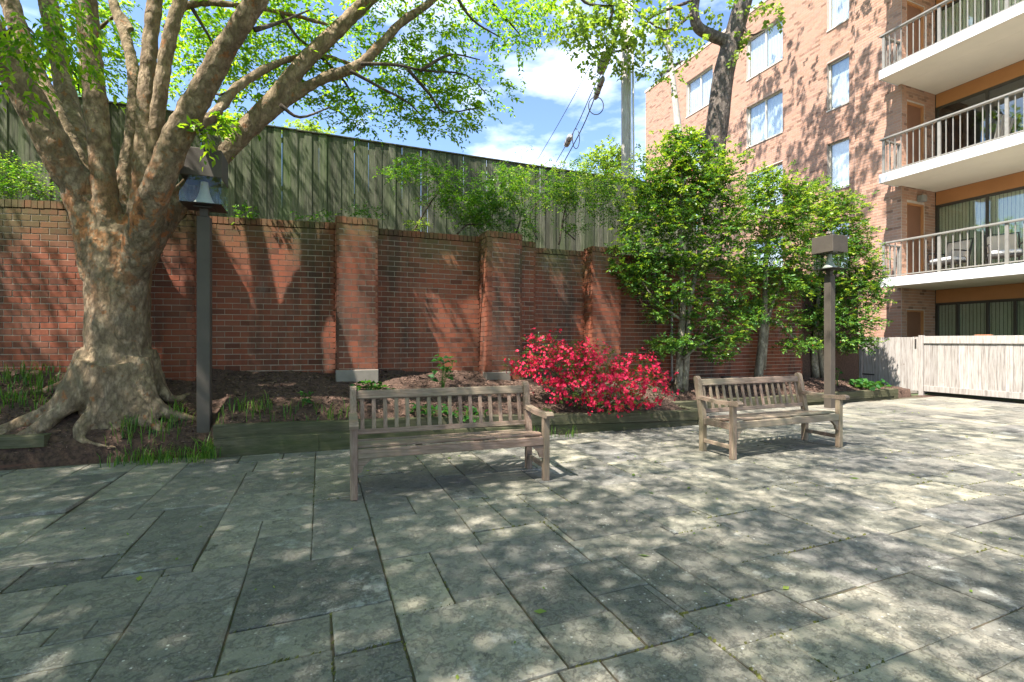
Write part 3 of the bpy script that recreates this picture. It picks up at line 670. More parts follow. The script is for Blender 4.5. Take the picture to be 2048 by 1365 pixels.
# ---------------------------------------------------------------- other shade trees (crowns over and beyond the courtyard)
def round_crown(seed, c, R, zlo, zhi, n, per, rad, ll, lw, cond=None, cut=True):
    g = np.random.default_rng(seed); v = nrm(g.normal(0, 1, (n, 3)))*(g.uniform(.15, 1, (n, 1))**.45)
    CL = np.array([c[0], c[1], (zlo+zhi)/2]) + v*np.array([R, R, (zhi-zlo)/2]); Dc = nrm(v)
    O, D = clumps(CL, Dc, per, rad, g)
    if cut: O, D = cull(O, D, g)
    return sprays(O, D, g.uniform(.18, .3, len(O)), 6, ll, lw, .3, seed=seed+50)
t2 = empty('oak_tree', (10.27, 10.4, 2.9), 'tall tree with a furrowed forked trunk standing in front of the brick apartment building', 'tree')
tb = MB()
limb([(1425,330,13.5),(1436,240,13.4),(1447,150,13.3),(1468,70,13.2),(1487,0,13.1),(1520,-120,13.0),(1560,-330,13.0)], [.34,.32,.30,.28,.25,.24,.22,.15], 0, (10.0, 10.35, 2.8), 12, to=tb)
limb([(1462,85,13.2),(1425,72,13.1),(1396,55,13.0),(1388,25,12.9),(1392,-20,12.9),(1380,-150,12.8)], [.16,.16,.15,.14,.12,.11,.08], 0, None, 9, to=tb)
limb([(1460,120,13.2),(1475,95,13.2)], [.2,.1], 0, None, 8, to=tb)
tk2 = tb.build('trunk', M['tbark'], t2, True)
rm = tk2.modifiers.new('remesh', 'REMESH'); rm.mode = 'VOXEL'; rm.voxel_size = .04; rm.use_smooth_shade = True
sm = tk2.modifiers.new('smooth', 'SMOOTH'); sm.factor = .5; sm.iterations = 3
for p in ([(1388,25,12.9),(1340,60,12.4),(1300,45,12.2),(1230,-20,12)], [(1390,0,12.9),(1310,30,12.3),(1290,55,12.2),(1270,80,12)], [(1190,-20,11.5),(1225,15,11.6),(1220,45,11.7),(1232,75,11.8)],
          [(1150,-30,11.5),(1170,5,11.6),(1215,12,11.6),(1250,5,11.7)], [(1270,80,12),(1245,100,12),(1200,110,12)], [(1480,40,13.1),(1500,70,12.9),(1530,60,12.8)]):
    twig(p, .045, .012, t2)
g = np.random.default_rng(21)
MP = [(1140,55,30,24,11.6,1.1),(1175,75,35,24,11.7,1.2),(1215,60,40,30,11.8,1.1),(1245,105,35,20,12,1.1),(1190,100,30,18,11.8,.9),(1260,40,40,30,11.9,1),(1290,75,30,25,12,.9),(1170,15,50,25,11.6,.9),
      (1230,10,50,25,11.8,.9),(1320,25,35,30,12.1,.7),(1330,95,22,22,12.2,.5),(1365,75,20,30,12.4,.5),(1300,130,16,14,12.2,.35),(1285,150,10,10,12.2,.3),(1190,150,8,10,12,.3),(1160,125,10,10,12,.25),
      (1345,160,14,14,12.4,.35),(1400,80,14,12,12.6,.4),(1490,75,14,14,12.9,.5),(1475,95,12,16,12.9,.6),(1540,35,22,12,12.7,.5),(1535,5,30,12,12.6,.5),(1440,20,20,20,12.8,.4),(1120,0,40,18,11.5,.8),
      (1350,10,30,20,12.2,.7),(1480,15,14,10,12.8,.4)]
O, D = pad_points(MP, 60, g); p1 = sprays(O, D, g.uniform(.15, .28, len(O)), 6, .125, .10, .5, seed=31)
p2 = round_crown(33, (10.0, 11.0), 4.6, 11.5, 19, 130, 12, .40, .13, .10)
leafmesh('crown', *join([p1, p2]), M['mleaf'], t2)
# young pale-stemmed tree beside it
t3 = empty('young_tree', (8.7, 10.9, 2.9), 'slender pale-barked young tree between the utility pole and the furrowed trunk', 'tree')
tb = MB(); limb([(1362,330,13.8),(1357,265,13.8),(1349,190,13.8),(1342,125,13.8),(1336,60,13.8),(1340,-100,13.8)], [.13,.12,.11,.09,.075,.06,.04], 0, tuple(pt(1368, 570, 13.8)), 8, to=tb)
limb([(1341,112,13.8),(1325,80,13.7),(1300,55,13.6),(1280,48,13.5)], [.05,.045,.03,.02], 0, None, 6, to=tb)
tb.build('trunk', M['polewood'], t3, True)
O, D = pad_points([(1320,150,20,14,13.6,.5),(1300,100,16,14,13.6,.4),(1345,90,22,30,13.8,.6),(1370,120,12,24,13.8,.4),(1330,170,10,12,13.8,.3)], 22, g)
leafmesh('crown', *sprays(O, D, .22, 6, .12, .09, .5, seed=34), M['mleaf'], t3)
# two trees just outside the frame, left and behind the camera, that dapple the paving; a third is added to shade the left wall
for nm_, c_, R_, z0_, z1_, n_, sd, lb in (('maple_tree', (-11.5, 5.6), 4.0, 4.6, 11.0, 900, 63, 'dense unseen tree added beyond the left end of the bed to shade the wall'),
                                 ('maple_tree', (-7.5, 1.2), 4.8, 5.2, 11.0, 1300, 61, 'broad shade tree outside the frame at the left end of the patio'),
                                 ('maple_tree', (-1.6, -4.6), 4.6, 6.0, 11.5, 760, 62, 'shade tree outside the frame behind the camera')):
    t = empty(nm_, (c_[0], c_[1], 0), lb, 'tree'); b_ = MB()
    b_.tube(spline([(c_[0], c_[1], -.1), (c_[0]+.1, c_[1], 2), (c_[0]+.1, c_[1]+.1, 5), (c_[0]+.4, c_[1], 8.5)], 4), lerp_list([.32, .24, .2, .08], 13), 10)
    for q in range(7):
        a = q*.9; b_.tube(spline([(c_[0]+.1, c_[1]+.1, 3.6+q*.35), (c_[0]+1.4*math.cos(a), c_[1]+1.4*math.sin(a), 6+q*.3), (c_[0]+3.4*math.cos(a), c_[1]+3.4*math.sin(a), 7.6+q*.3)], 4), lerp_list([.12, .08, .02], 9), 7)
    b_.build('trunk', M['tbark'], t, True)
    leafmesh('crown', *round_crown(sd, c_, R_, z0_, z1_, n_, 12, .40, .10, .06), M['zleaf'], t)
# light airy tree high over the patio's far side
t = empty('honey_locust', (3.8, -3.2, 0), 'tall airy tree outside the frame to the right of the camera', 'tree'); b_ = MB()
b_.tube(spline([(3.8, -3.2, -.1), (3.9, -3.2, 4), (4.1, -2.9, 8), (4.3, -2.4, 12)], 4), lerp_list([.26, .2, .15, .05], 13), 10); b_.build('trunk', M['tbark'], t, True)
leafmesh('crown', *round_crown(71, (4.4, -1.0), 5.2, 8.5, 13.5, 62, 24, .55, .10, .05), M['zleaf'], t)
# trees of the neighbouring plot seen over the board fence
def back_tree(label, x, y, rx, ry, Z, col, seed, dens=1.0, pads=None):
    base = pt(x, 640, Z); t = empty('garden_tree', (base.x, base.y, 2.9), label, 'tree')
    c = pt(x, y, Z); MB().tube(spline([(base.x, base.y, 2.8), (c.x, c.y, (2.8+c.z)/2), tuple(c)], 3), lerp_list([.14, .1, .04], 7), 7).build('trunk', M['twig'], t, True)
    g = np.random.default_rng(seed); O, D = pad_points(pads or [(x+g.uniform(-.6, .6)*rx, y+g.uniform(-.5, .5)*ry, rx*.5, ry*.5, Z+g.uniform(-.5, .5), 1) for _ in range(7)], 55*dens, g)
    leafmesh('crown', *sprays(O, D, .3, 6, .15, .10, .3, seed=seed), M[col], t)
back_tree('pale green tree behind the fence at the foot of the utility pole', 1225, 320, 60, 34, 19, 'mleaf', 81, .9)
back_tree('bright green tree behind the fence glimpsed between the limbs of the shade tree', 150, 190, 30, 80, 13, 'zleaf', 82, 1)
back_tree('low treetop just showing over the middle of the board fence', 610, 262, 55, 12, 17, 'mleaf', 83, .8)
back_tree('treetop showing over the fence right of the left lamp', 480, 245, 40, 14, 17, 'mleaf', 84, .6)

# ---------------------------------------------------------------- tall board fence on the terrace
FBY = 10.4
fence = empty('board_fence', (0, FBY, 2.98), 'tall weathered board fence green with algae above the brick wall', 'fence')
a = -9.0; k = 0
bm_cache = {}
rf = random.Random(5)
while a < 9.6:
    wv = rf.choice([.135, .14, .145]); top = 5.50 + rf.uniform(-.008, .008)
    key = (wv, k % 5)
    if key not in bm_cache:
        mb = MB(); mb.bbox(0, wv, -.01, .012, 0, 2.45, .003); me = mb.mesh('board'); me.materials.append(M['fence']); bm_cache[key] = me
    o = link('board', bm_cache[key], None, fence, (a, .009*(k % 2) + rf.uniform(-.002, .002), top-2.98-2.45)); o.rotation_euler = (rf.uniform(-.003, .003), rf.uniform(-.003, .003), rf.uniform(-.02, .02))
    gap = -.004
    if 1.85 < a < 2.15: gap = .006
    a += wv + gap; k += 1
for z in (3.2, 4.3, 5.25): MB().box(-9, 9.6, FBY+.016, FBY+.055, z, z+.09).build('rail', M['fence'], fence)
MB().bbox(-9, 9.65, FBY-.03, FBY+.07, 5.505, 5.535, .005).build('cap_rail', M['fence'], fence)

# ---------------------------------------------------------------- terrace shrubs
g = np.random.default_rng(41)
def shrub(name, label, base, pads, mat, per, nl, ll, lw, seed, stems=(), droop=.3, smat='twig', Lr=(.15, .28), sr=.014, berries=0, group=None, flowers=0, cat='shrub', spread=.8, ymat=None):
    t = empty(name, base, label, cat, group)
    if stems:
        b = MB()
        for s_ in stems:
            S = spline([pt(*p[:3]) for p in s_], 4); r0 = s_[0][3] if len(s_[0]) > 3 else sr; b.tube(S, lerp_list([r0, r0*.3], len(S)), 7)
        b.build('stem', M[smat], t, True)
    O, D = pad_points(pads, per, g); D[:, 2] = D[:, 2]*.6 + .15; D += g.normal(0, .35, D.shape)
    if per > 150:
        q = np.sin(O[:, 0]*6.1+O[:, 2]*2)*np.sin(O[:, 1]*5.3+1)*np.sin(O[:, 2]*7.3+O[:, 0]) + .35*np.sin(O[:, 0]*15+2)*np.sin(O[:, 2]*17)
        O, D = O[q > -.27], D[q > -.27]
    if ymat:
        yo = (g.random(len(O)) < np.clip((O[:, 2]-O[:, 2].min())/(np.ptp(O[:, 2])+1e-3), .05, .9)*.55)
        leafmesh('young_foliage', *sprays(O[yo], D[yo], g.uniform(*Lr, yo.sum()), nl, ll, lw, droop, spread=spread, seed=seed+1), M[ymat], t); O, D = O[~yo], D[~yo]
    leafmesh('foliage', *sprays(O, D, g.uniform(*Lr, len(O)), nl, ll, lw, droop, spread=spread, seed=seed), M[mat], t)
    if berries:
        Ob, _ = pad_points(pads, 1, g); O2, D2 = pad_points(pads, berries, g, shell=.6); b = MB()
        for q in O2:
            q = Vector(q); r = .011
            i = len(b.v); b.v += [tuple(q+Vector(v)*r) for v in ((1,0,0),(-1,0,0),(0,1,0),(0,-1,0),(0,0,1),(0,0,-1))]
            b.f += [(i,i+2,i+4),(i+2,i+1,i+4),(i+1,i+3,i+4),(i+3,i,i+4),(i+2,i,i+5),(i+1,i+2,i+5),(i+3,i+1,i+5),(i,i+3,i+5)]
        o = b.build('berry', M['berry'], t); o['kind'] = 'stuff'
    return t
shrub('nandina_shrub', 'arching feathery shrub in front of the fence, leftmost on the terrace', tuple(pt(838, 470, 9.0)),
      [(805,325,25,16,9,.9),(790,350,16,16,9,.7),(840,345,32,18,9,1.2),(885,365,38,22,9,1.4),(920,395,40,26,9,1.5),(870,395,22,16,9,.7),(950,350,28,16,9,.6)], 'nleaf', 230, 9, .06, .024, 42,
      [[(828,462,9,.02),(855,415,9),(880,375,9),(860,355,9)]])
shrub('nandina_shrub', 'dense feathery shrub in the middle of the terrace with dark drooping leaves', tuple(pt(975, 480, 8.9)),
      [(960,410,40,26,8.8,1.6),(1000,385,45,28,8.9,1.5),(985,440,40,22,8.8,1.4),(1035,445,32,22,8.8,1.2),(940,440,20,16,8.8,.9),(1020,350,24,14,8.9,.7)], 'nleaf', 230, 9, .06, .024, 43,
      [[(915,468,8.7,.02),(935,450,8.8),(975,445,8.8),(1000,400,8.9)], [(1030,475,8.9,.02),(1040,430,8.9),(1010,380,8.9)]])
shrub('nandina_shrub', 'wide flat-topped feathery shrub on the terrace beside the tall holly', tuple(pt(1120, 490, 9.4)),
      [(1060,365,42,22,9.3,1.3),(1110,355,50,22,9.4,1.4),(1090,395,55,26,9.4,1.5),(1150,385,48,28,9.4,1.4),(1190,365,45,28,9.5,1.3),(1225,400,36,34,9.6,1.2),(1165,415,35,18,9.4,.8),(1210,345,30,20,9.5,.8),(1235,440,20,22,9.6,.6),(1140,330,36,12,9.4,.4)],
      'nleaf', 230, 9, .06, .024, 44, [[(1118,490,9.4,.02),(1128,430,9.4),(1140,390,9.4)], [(1075,480,9.4,.015),(1060,430,9.4),(1100,380,9.4)], [(1150,480,9.5,.015),(1125,450,9.5),(1160,400,9.5)]], ymat='mleaf')
shrub('nandina_shrub', 'thin wispy sprig rising against the sky above the fence', tuple(pt(1045, 420, 9.2)), [(1010,318,22,6,9.2,.35),(1040,300,16,10,9.2,.4),(1085,315,20,9,9.2,.35),(1060,290,14,8,9.2,.3),(980,325,14,5,9.2,.3)], 'nleaf', 40, 8, .05, .016, 45,
      [[(1045,410,9.2,.008),(1040,350,9.2),(1045,300,9.2)], [(1040,345,9.2,.006),(1080,320,9.2),(1090,310,9.2)], [(1040,340,9.2,.006),(1000,322,9.2)]])
shrub('terrace_bush', 'bright green bush on the terrace at the left edge', tuple(pt(40, 420, 7.0)), [(20,355,34,26,6.9,1.5),(60,375,34,20,6.9,1.4),(10,385,30,18,6.8,1.2),(40,335,22,16,7,.8)], 'nleaf', 200, 8, .045, .024, 46, ymat='mleaf')
for i, (px, py, rx, lb) in enumerate(((640, 436, 34, 'low bright weeds on top of the wall left of the first pilaster'), (735, 425, 26, 'small fern growing behind the first pilaster'), (830, 448, 24, 'pale fern frond over the coping right of the first pilaster'),
                               (1150, 455, 26, 'wispy weed on the terrace above the mossy coping'), (1530, 530, 42, 'yellow green bush spilling over the wall between the hollies'), (490, 432, 14, 'tiny weed on the coping beside the left lamp'))):
    Zp = [7.5, 7.6, 8.2, 9.4, 11.5, 7.0][i]; shrub('terrace_weed', lb, tuple(pt(px, py+14, Zp)), [(px, py, rx, 9 if i < 4 else 16, Zp, 1.4)], 'mleaf' if i in (4, 2) else 'nleaf', 160, 7, .05, .022, 300+i, cat='plant', Lr=(.08, .16))

# ---------------------------------------------------------------- hollies in the bed
def holly(label, base, pads, stems, seed, per=370):
    return shrub('holly_tree', label, base, pads, 'hleaf', per, 8, .07, .038, seed, stems, .15, 'hbark', (.09, .17), .03, berries=9, group='holly trees trained up the brick wall', cat='tree', spread=1.0, ymat='hleafy')
holly('tall dense holly tree with twin pale trunk right of the red azalea', tuple(pt(1362, 782, 9.5)),
      [(1365,300,46,26,9.4,1.2),(1330,335,50,32,9.4,1.3),(1400,330,50,34,9.4,1.3),(1300,380,50,38,9.4,1.4),(1365,385,65,45,9.4,1.6),(1435,380,52,42,9.5,1.4),(1290,440,52,36,9.3,1.3),(1365,455,65,38,9.4,1.4),(1445,450,50,40,9.5,1.3),
       (1265,500,40,26,9.2,1),(1330,515,55,30,9.3,1.2),(1410,520,60,34,9.4,1.3),(1245,540,30,20,9.2,1),(1290,565,42,26,9.2,1.1),(1355,590,48,26,9.3,1),(1430,590,45,30,9.4,1),(1320,625,30,16,9.3,.8),(1480,640,42,22,9.5,1),
       (1330,690,34,14,9.3,.9),(1390,685,46,16,9.4,1),(1450,675,42,18,9.5,1),(1405,640,36,20,9.4,.8),(1500,560,26,26,9.6,.6),(1470,520,36,30,9.6,.9),(1380,275,12,14,9.4,.9),(1345,275,10,10,9.4,.7),(1425,300,20,16,9.5,.8),(1480,320,14,12,9.5,.5),(1440,710,26,10,9.4,.6)],
      [[(1356,785,9.5,.085),(1360,700,9.5),(1366,600,9.4),(1360,480,9.4),(1362,330,9.4)], [(1368,785,9.5,.075),(1374,700,9.5),(1378,620,9.5),(1400,500,9.5),(1420,390,9.5)], [(1366,720,9.4,.03),(1400,690,9.4),(1450,670,9.4)], [(1362,640,9.4,.03),(1310,600,9.3),(1270,540,9.2)], [(1375,600,9.4,.03),(1430,600,9.5),(1490,640,9.6)]], 51)
holly('middle holly tree with slender pale trunk behind the right bench', tuple(pt(1520, 756, 10.7)),
      [(1515,385,34,28,10.6,1.1),(1560,375,42,28,10.7,1.2),(1510,440,42,36,10.6,1.2),(1570,440,50,38,10.7,1.4),(1530,500,46,32,10.6,1.1),(1590,505,46,32,10.7,1.2),(1500,545,30,22,10.5,.8),(1560,560,42,26,10.6,1),(1600,570,34,26,10.7,.9),
       (1540,610,34,20,10.6,.8),(1600,690,32,12,10.6,.9),(1575,640,30,18,10.6,.7),(1490,610,26,18,10.5,.7),(1600,400,36,30,10.8,1.1),(1530,350,16,12,10.7,.6)],
      [[(1516,760,10.7,.10),(1523,690,10.7),(1530,600,10.7),(1533,500,10.7),(1550,400,10.7)], [(1526,740,10.7,.06),(1535,650,10.7),(1548,600,10.7),(1580,520,10.7)], [(1530,640,10.7,.03),(1560,650,10.6),(1600,690,10.6)]], 52)
holly('bushy holly tree behind the right lamp post', tuple(pt(1640, 752, 11.8)),
      [(1640,390,42,26,11.6,1.2),(1680,420,40,30,11.6,1.2),(1635,450,50,36,11.6,1.3),(1700,470,42,34,11.6,1.3),(1660,510,52,36,11.5,1.4),(1720,525,36,34,11.6,1.2),(1640,570,46,32,11.6,1.1),(1700,580,46,32,11.6,1.3),(1740,590,26,28,11.6,1),
       (1670,630,50,26,11.5,1.2),(1725,645,34,24,11.5,1.1),(1690,680,44,18,11.5,1.1),(1640,640,30,20,11.5,.8),(1745,550,18,24,11.6,.8),(1720,690,28,12,11.5,.8)],
      [[(1632,755,11.8,.09),(1628,700,11.8),(1634,640,11.8),(1640,560,11.8),(1650,450,11.8)], [(1648,755,11.8,.08),(1640,700,11.8),(1642,650,11.8),(1652,600,11.8),(1690,500,11.8)], [(1640,640,11.8,.03),(1680,640,11.7),(1720,650,11.6)]], 53)

# ---------------------------------------------------------------- azalea in bloom
az = empty('azalea_bush', tuple(pt(1180, 822, 7.3)), 'azalea bush covered in bright crimson flowers in front of the wall', 'shrub')
AP = [(1085,705,38,28,7.3,1.3),(1110,735,50,34,7.2,1.4),(1150,725,50,34,7.3,1.4),(1190,720,42,30,7.4,1.3),(1175,765,55,34,7.2,1.4),(1230,775,55,38,7.2,1.4),(1270,745,44,34,7.3,1.3),(1290,775,42,36,7.3,1.4),(1215,800,40,20,7.1,1),(1130,780,36,20,7.1,.8),(1020,733,10,7,7.2,.8),(1050,740,18,12,7.2,.7)]
O, D = pad_points(AP, 200, g, shell=.25); D[:, 2] += .3
leafmesh('foliage', *sprays(O, D, g.uniform(.05, .11, len(O)), 7, .034, .015, .1, spread=1.0, seed=56), M['aleaf'], az)
b = MB()
for s_ in ([(1180,825,7.2),(1150,790,7.2),(1100,740,7.2),(1040,735,7.2)], [(1182,825,7.2),(1200,780,7.2),(1190,730,7.3)], [(1185,825,7.2),(1230,800,7.2),(1280,760,7.3)], [(1215,828,7.1),(1220,800,7.1),(1235,770,7.2)]):
    S = spline([pt(*p) for p in s_], 4); b.tube(S, lerp_list([.016, .005], len(S)), 6)
b.build('stem', M['twig'], az, True)
# flowers: five petals each, gathered in trusses
O, D = pad_points(AP, 200, g, shell=.8); D = nrm(D + np.array([-SS*.6, -CC*.6, .5]) + g.normal(0, .35, D.shape))
keep = (np.sin(O[:, 0]*9+1)*np.sin(O[:, 1]*11)*np.sin(O[:, 2]*10+2) > -.36); O, D = O[keep], D[keep]
O = (O[:, None] + g.normal(0, .022, (len(O), 3, 3))).reshape(-1, 3) + np.repeat(D, 3, 0)*.03; D = nrm(np.repeat(D, 3, 0)+g.normal(0, .35, (len(O), 3)))
u = nrm(np.cross(D, g.normal(0, 1, D.shape))); v = np.cross(D, u); R = g.uniform(.016, .026, (len(O), 1)); VV = []
for k in range(5):
    a = 2*np.pi*k/5; r = np.cos(a)*u + np.sin(a)*v; s2 = -np.sin(a)*u + np.cos(a)*v
    VV.append(np.stack([O, O+r*R*.7+s2*R*.42+D*R*.45, O+r*R*1.15+D*R*.35, O+r*R*.7-s2*R*.42+D*R*.45], 1))
V = np.stack(VV, 1).reshape(-1, 3); o = leafmesh('flower', V, np.arange(len(V)).reshape(-1, 4), M['petal'], az); o['kind'] = 'stuff'

# ---------------------------------------------------------------- low plants and grass in the bed
def broad(label, px, py, Z, r, n, ll, seed, tall=0):
    p = pt(px, py, Z); p.z = float(soil(np.array(p.x), np.array(p.y))); t = empty('leafy_plant', tuple(p), label, 'plant')
    g2 = np.random.default_rng(seed); b = MB(); O = []; D = []
    for i in range(n):
        a = g2.uniform(0, 6.28); rr_ = g2.uniform(.1, 1)*r; h = .05 + g2.uniform(0, .14) + (tall*g2.uniform(.2, 1) if tall else 0); rr_ *= (1-.5*h/(.3+tall)) 
        q = p + Vector((math.cos(a)*rr_, math.sin(a)*rr_, h)); b.tube([p+Vector((0, 0, 0)), p.lerp(q, .5)+Vector((0, 0, .04)), q], [.004, .003, .002], 4); O.append(q); D.append((math.cos(a), math.sin(a), .1))
    b.build('stem', M['grass'], t)
    V, Fq = sprays(np.array(O), np.array(D), .05, 3, ll, ll*.75, .1, spread=1.3, seed=seed); leafmesh('foliage', V, Fq, M['gleaf'], t)
broad('tall leafy sapling in the bed in front of the second wall panel', 885, 775, 7.1, .20, 16, .10, 401, .42)
broad('clump of broad dark leaves behind the left end of the left bench', 745, 795, 6.7, .34, 26, .10, 402)
broad('clump of lobed leaves seen through the middle of the left bench back', 860, 815, 6.5, .30, 22, .10, 403)
broad('broad leafed clump seen through the right half of the left bench back', 930, 812, 6.6, .30, 22, .09, 404)
broad('small bluish leafed plant behind the timber left of the left bench', 605, 822, 6.2, .12, 9, .07, 405)
broad('light green seedling beside the azalea', 1085, 812, 6.9, .14, 9, .06, 406)
broad('spreading clump of glossy leaves at the end of the right timber bed', 1735, 780, 11.2, .48, 42, .13, 407)
broad('seedling at the foot of the right lamp', 1675, 760, 11.0, .12, 8, .08, 408, .2)
def tufts(label, spots, seed, h=(.10, .24)):
    g2 = np.random.default_rng(seed); VV = []
    for px, py, Z, n, r in spots:
        c = pt(px, py, Z)
        for i in range(n):
            a = g2.uniform(0, 6.28); x, y = c.x + g2.normal(0, r), c.y + g2.normal(0, r*.7); z = float(soil(np.array(x), np.array(y))) if y > np.interp(x, *FB) else 0
            p = np.array([x, y, z-.01]); H = g2.uniform(*h); d = np.array([math.cos(a), math.sin(a), 0])*H*g2.uniform(.15, .6); wv = np.array([-math.sin(a), math.cos(a), 0])*.0045
            p1 = p + d*.3 + [0, 0, H*.6]; p2 = p + d + [0, 0, H*.95*g2.uniform(.7, 1)]
            VV += [p-wv, p+wv, p1+wv, p1-wv, p1-wv, p1+wv, p2+wv*.15, p2-wv*.15]
    V = np.array(VV); o = leafmesh('grass', V, np.arange(len(V)).reshape(-1, 4), M['grass'], None); tag(o, label, 'grass', kind='stuff')
tufts('blades of monkey grass left of the big tree', [(20,800,5.9,70,.16),(60,790,6.0,60,.16),(110,800,5.9,50,.14),(40,830,5.6,60,.14),(90,835,5.5,30,.1),(140,765,6.3,40,.1),(10,845,5.5,30,.1)], 501)
tufts('grass growing among the roots and round the left lamp post', [(270,895,5.35,44,.10),(300,905,5.3,36,.08),(235,905,5.25,16,.06),(350,880,5.5,40,.1),(345,905,5.35,26,.08),(420,890,5.5,26,.05),(385,905,5.35,22,.06),(330,860,5.7,20,.08)], 502)
tufts('strappy grass along the timber left of the left bench', [(480,830,5.95,40,.09),(520,828,6.0,30,.1),(560,830,6.0,20,.1),(640,828,6.1,18,.1),(680,824,6.2,24,.1)], 503)
tufts('taller grass beside the left lamp post and timber end', [(415,880,5.6,44,.05),(300,880,5.6,36,.12),(350,865,5.8,40,.08),(255,885,5.5,30,.06)], 505, (.18, .32))
tufts('sparse grass in front of the azalea', [(1060,825,6.8,22,.07),(1140,825,6.8,16,.05),(1100,828,6.7,8,.08),(890,825,6.5,12,.12),(990,825,6.6,14,.1)], 504)
# fallen leaves on the paving
g2 = np.random.default_rng(77); n = 230; X = g2.uniform(-2.5, 12, n); Y = g2.uniform(1.4, 6.4, n); yaw = g2.uniform(0, 6.28, n); l = g2.uniform(.007, .02, n) + .022*(g2.random(n) > .93)
d = np.stack([np.cos(yaw)*l, np.sin(yaw)*l, g2.normal(0, .003, n)], 1); e = np.stack([-np.sin(yaw)*l*.45, np.cos(yaw)*l*.45, np.full(n, .004)], 1); c = np.stack([X, Y, np.full(n, .011)], 1)
o = link('fallen_leaves', npmesh('fallen_leaves', np.stack([c-d, c+e, c+d, c-e], 1).reshape(-1, 3), np.arange(4*n).reshape(-1, 4)), M['mleaf']); tag(o, 'small green leaves and petals scattered over the paving', 'leaves', kind='stuff')
# moss in the joints
n = 9000; ks = g2.integers(0, len(slabs), n); VV = []
for k in ks:
    i0, i1, j0, j1 = slabs[k]; a0, a1, b0, b1 = A0+i0*G, A0+i1*G, B0+j0*G, B0+j1*G
    if b1 > 5.5 or a0 > 7: continue
    x, y = (g2.uniform(a0, a1), b0) if g2.random() < .6 else (a0, g2.uniform(b0, b1))
    if math.sin(x*2.3+1)*math.sin(y*3.1) < .1: continue
    r = g2.uniform(.005, .014); p = np.array([x+g2.normal(0, .004), y+g2.normal(0, .004), .0]); VV += [p+[-r, 0, -.006], p+[0, -r, -.006], p+[r*.5, 0, .004], p+[0, r, -.004]]
o = link('moss', npmesh('moss', np.array(VV), np.arange(len(VV)).reshape(-1, 4)), M['moss']); tag(o, 'moss growing in the joints between paving stones', 'moss', kind='stuff')

# ---------------------------------------------------------------- timber edging
def bar(name, mat, p0, p1, w_, z0a, z1a, z0b, z1b, parent=None):
    p0, p1 = Vector((*p0, 0)), Vector((*p1, 0)); d = (p1-p0).normalized(); nn = Vector((-d.y, d.x, 0))*w_; b = .008
    V = []; 
    def ring(p, z0, z1): return [p+nn*.0+Vector((0,0,z0)), p+nn+Vector((0,0,z0)), p+nn+Vector((0,0,z1-b)), p+nn*(1-b/w_)+Vector((0,0,z1)), p+nn*(b/w_)+Vector((0,0,z1)), p+Vector((0,0,z1-b))]
    mb = MB(); A = ring(p0, z0a, z1a); B = ring(p1, z0b, z1b); mb.v = [tuple(q) for q in A+B]
    mb.f = [tuple(range(6)), tuple(reversed(range(6, 12)))] + [(i, i+6, (i+1) % 6+6, (i+1) % 6) for i in range(6)]
    return mb.build(name, mat, parent)
te = empty('timber_edging', (2, 6.3, 0), 'long dark green-stained timber edging in front of the azalea bed', 'planter')
fa = [(-1.16, 6.50), (-.01, 6.345), (2.0, 6.29), (3.45, 6.2), (5.62, 6.03)]; ft = [.365, .36, .315, .28, .235]
def lines(i, j): return fa[i], fa[j], ft[i], ft[j]
for i, j in ((0, 2), (2, 4)):
    p, q, h0, h1 = lines(i, j); dx = q[0]-p[0]
    bar('timber', M['timber'], p, (q[0]-.004, q[1]), .15, h0-.15, h0, h1-.15, h1, te)
for i, j in ((0, 1), (1, 3), (3, 4)):
    p, q, h0, h1 = lines(i, j); off = .012
    bar('timber', M['timber'], (p[0], p[1]+off), (q[0]-.004, q[1]+off), .15, -.05, h0-.155, -.05, h1-.155, te)
bar('timber', M['timber'], (5.632, 6.03), (5.632, 7.15), -.15, .09, .235, .09, .235, te); bar('timber', M['timber'], (5.630, 6.04), (5.630, 7.14), -.15, -.05, .085, -.05, .085, te)
te2 = empty('timber_edging', (9, 7.0, 0), 'weathered timber edging of the holly bed behind the right lamp', 'planter')
bar('timber', M['timber'], (5.64, 7.0), (9.0, 7.03), .15, .06, .235, .06, .23, te2); bar('timber', M['timber'], (9.005, 7.03), (12.5, 7.12), .15, .06, .23, .06, .22, te2)
bar('timber', M['timber'], (5.64, 7.01), (12.49, 7.13), .15, -.05, .055, -.05, .055, te2); bar('timber', M['timber'], (12.505, 7.12), (12.505, 8.0), -.15, -.02, .22, -.02, .22, te2)
te3 = empty('timber_edging', (-3.4, 6.6, 0), 'mossy timber end left of the big tree roots', 'planter')
bar('timber', M['timber'], (-5.5, 6.9), (-2.76, 6.67), .22, .21, .335, .21, .335, te3); bar('timber', M['timber'], (-5.5, 6.95), (-3.05, 6.75), .2, -.05, .205, -.05, .205, te3)
MB().tube([(-5.5, 6.75, .02), (-3.1, 6.69, .025), (-2.05, 6.70, .04), (-1.2, 6.52, .05)], .022, 4).build('bed_edging', M['steel'], None); tag(bpy.data.objects['bed_edging'], 'low rusty steel edging strip in front of the tree roots', 'edging')

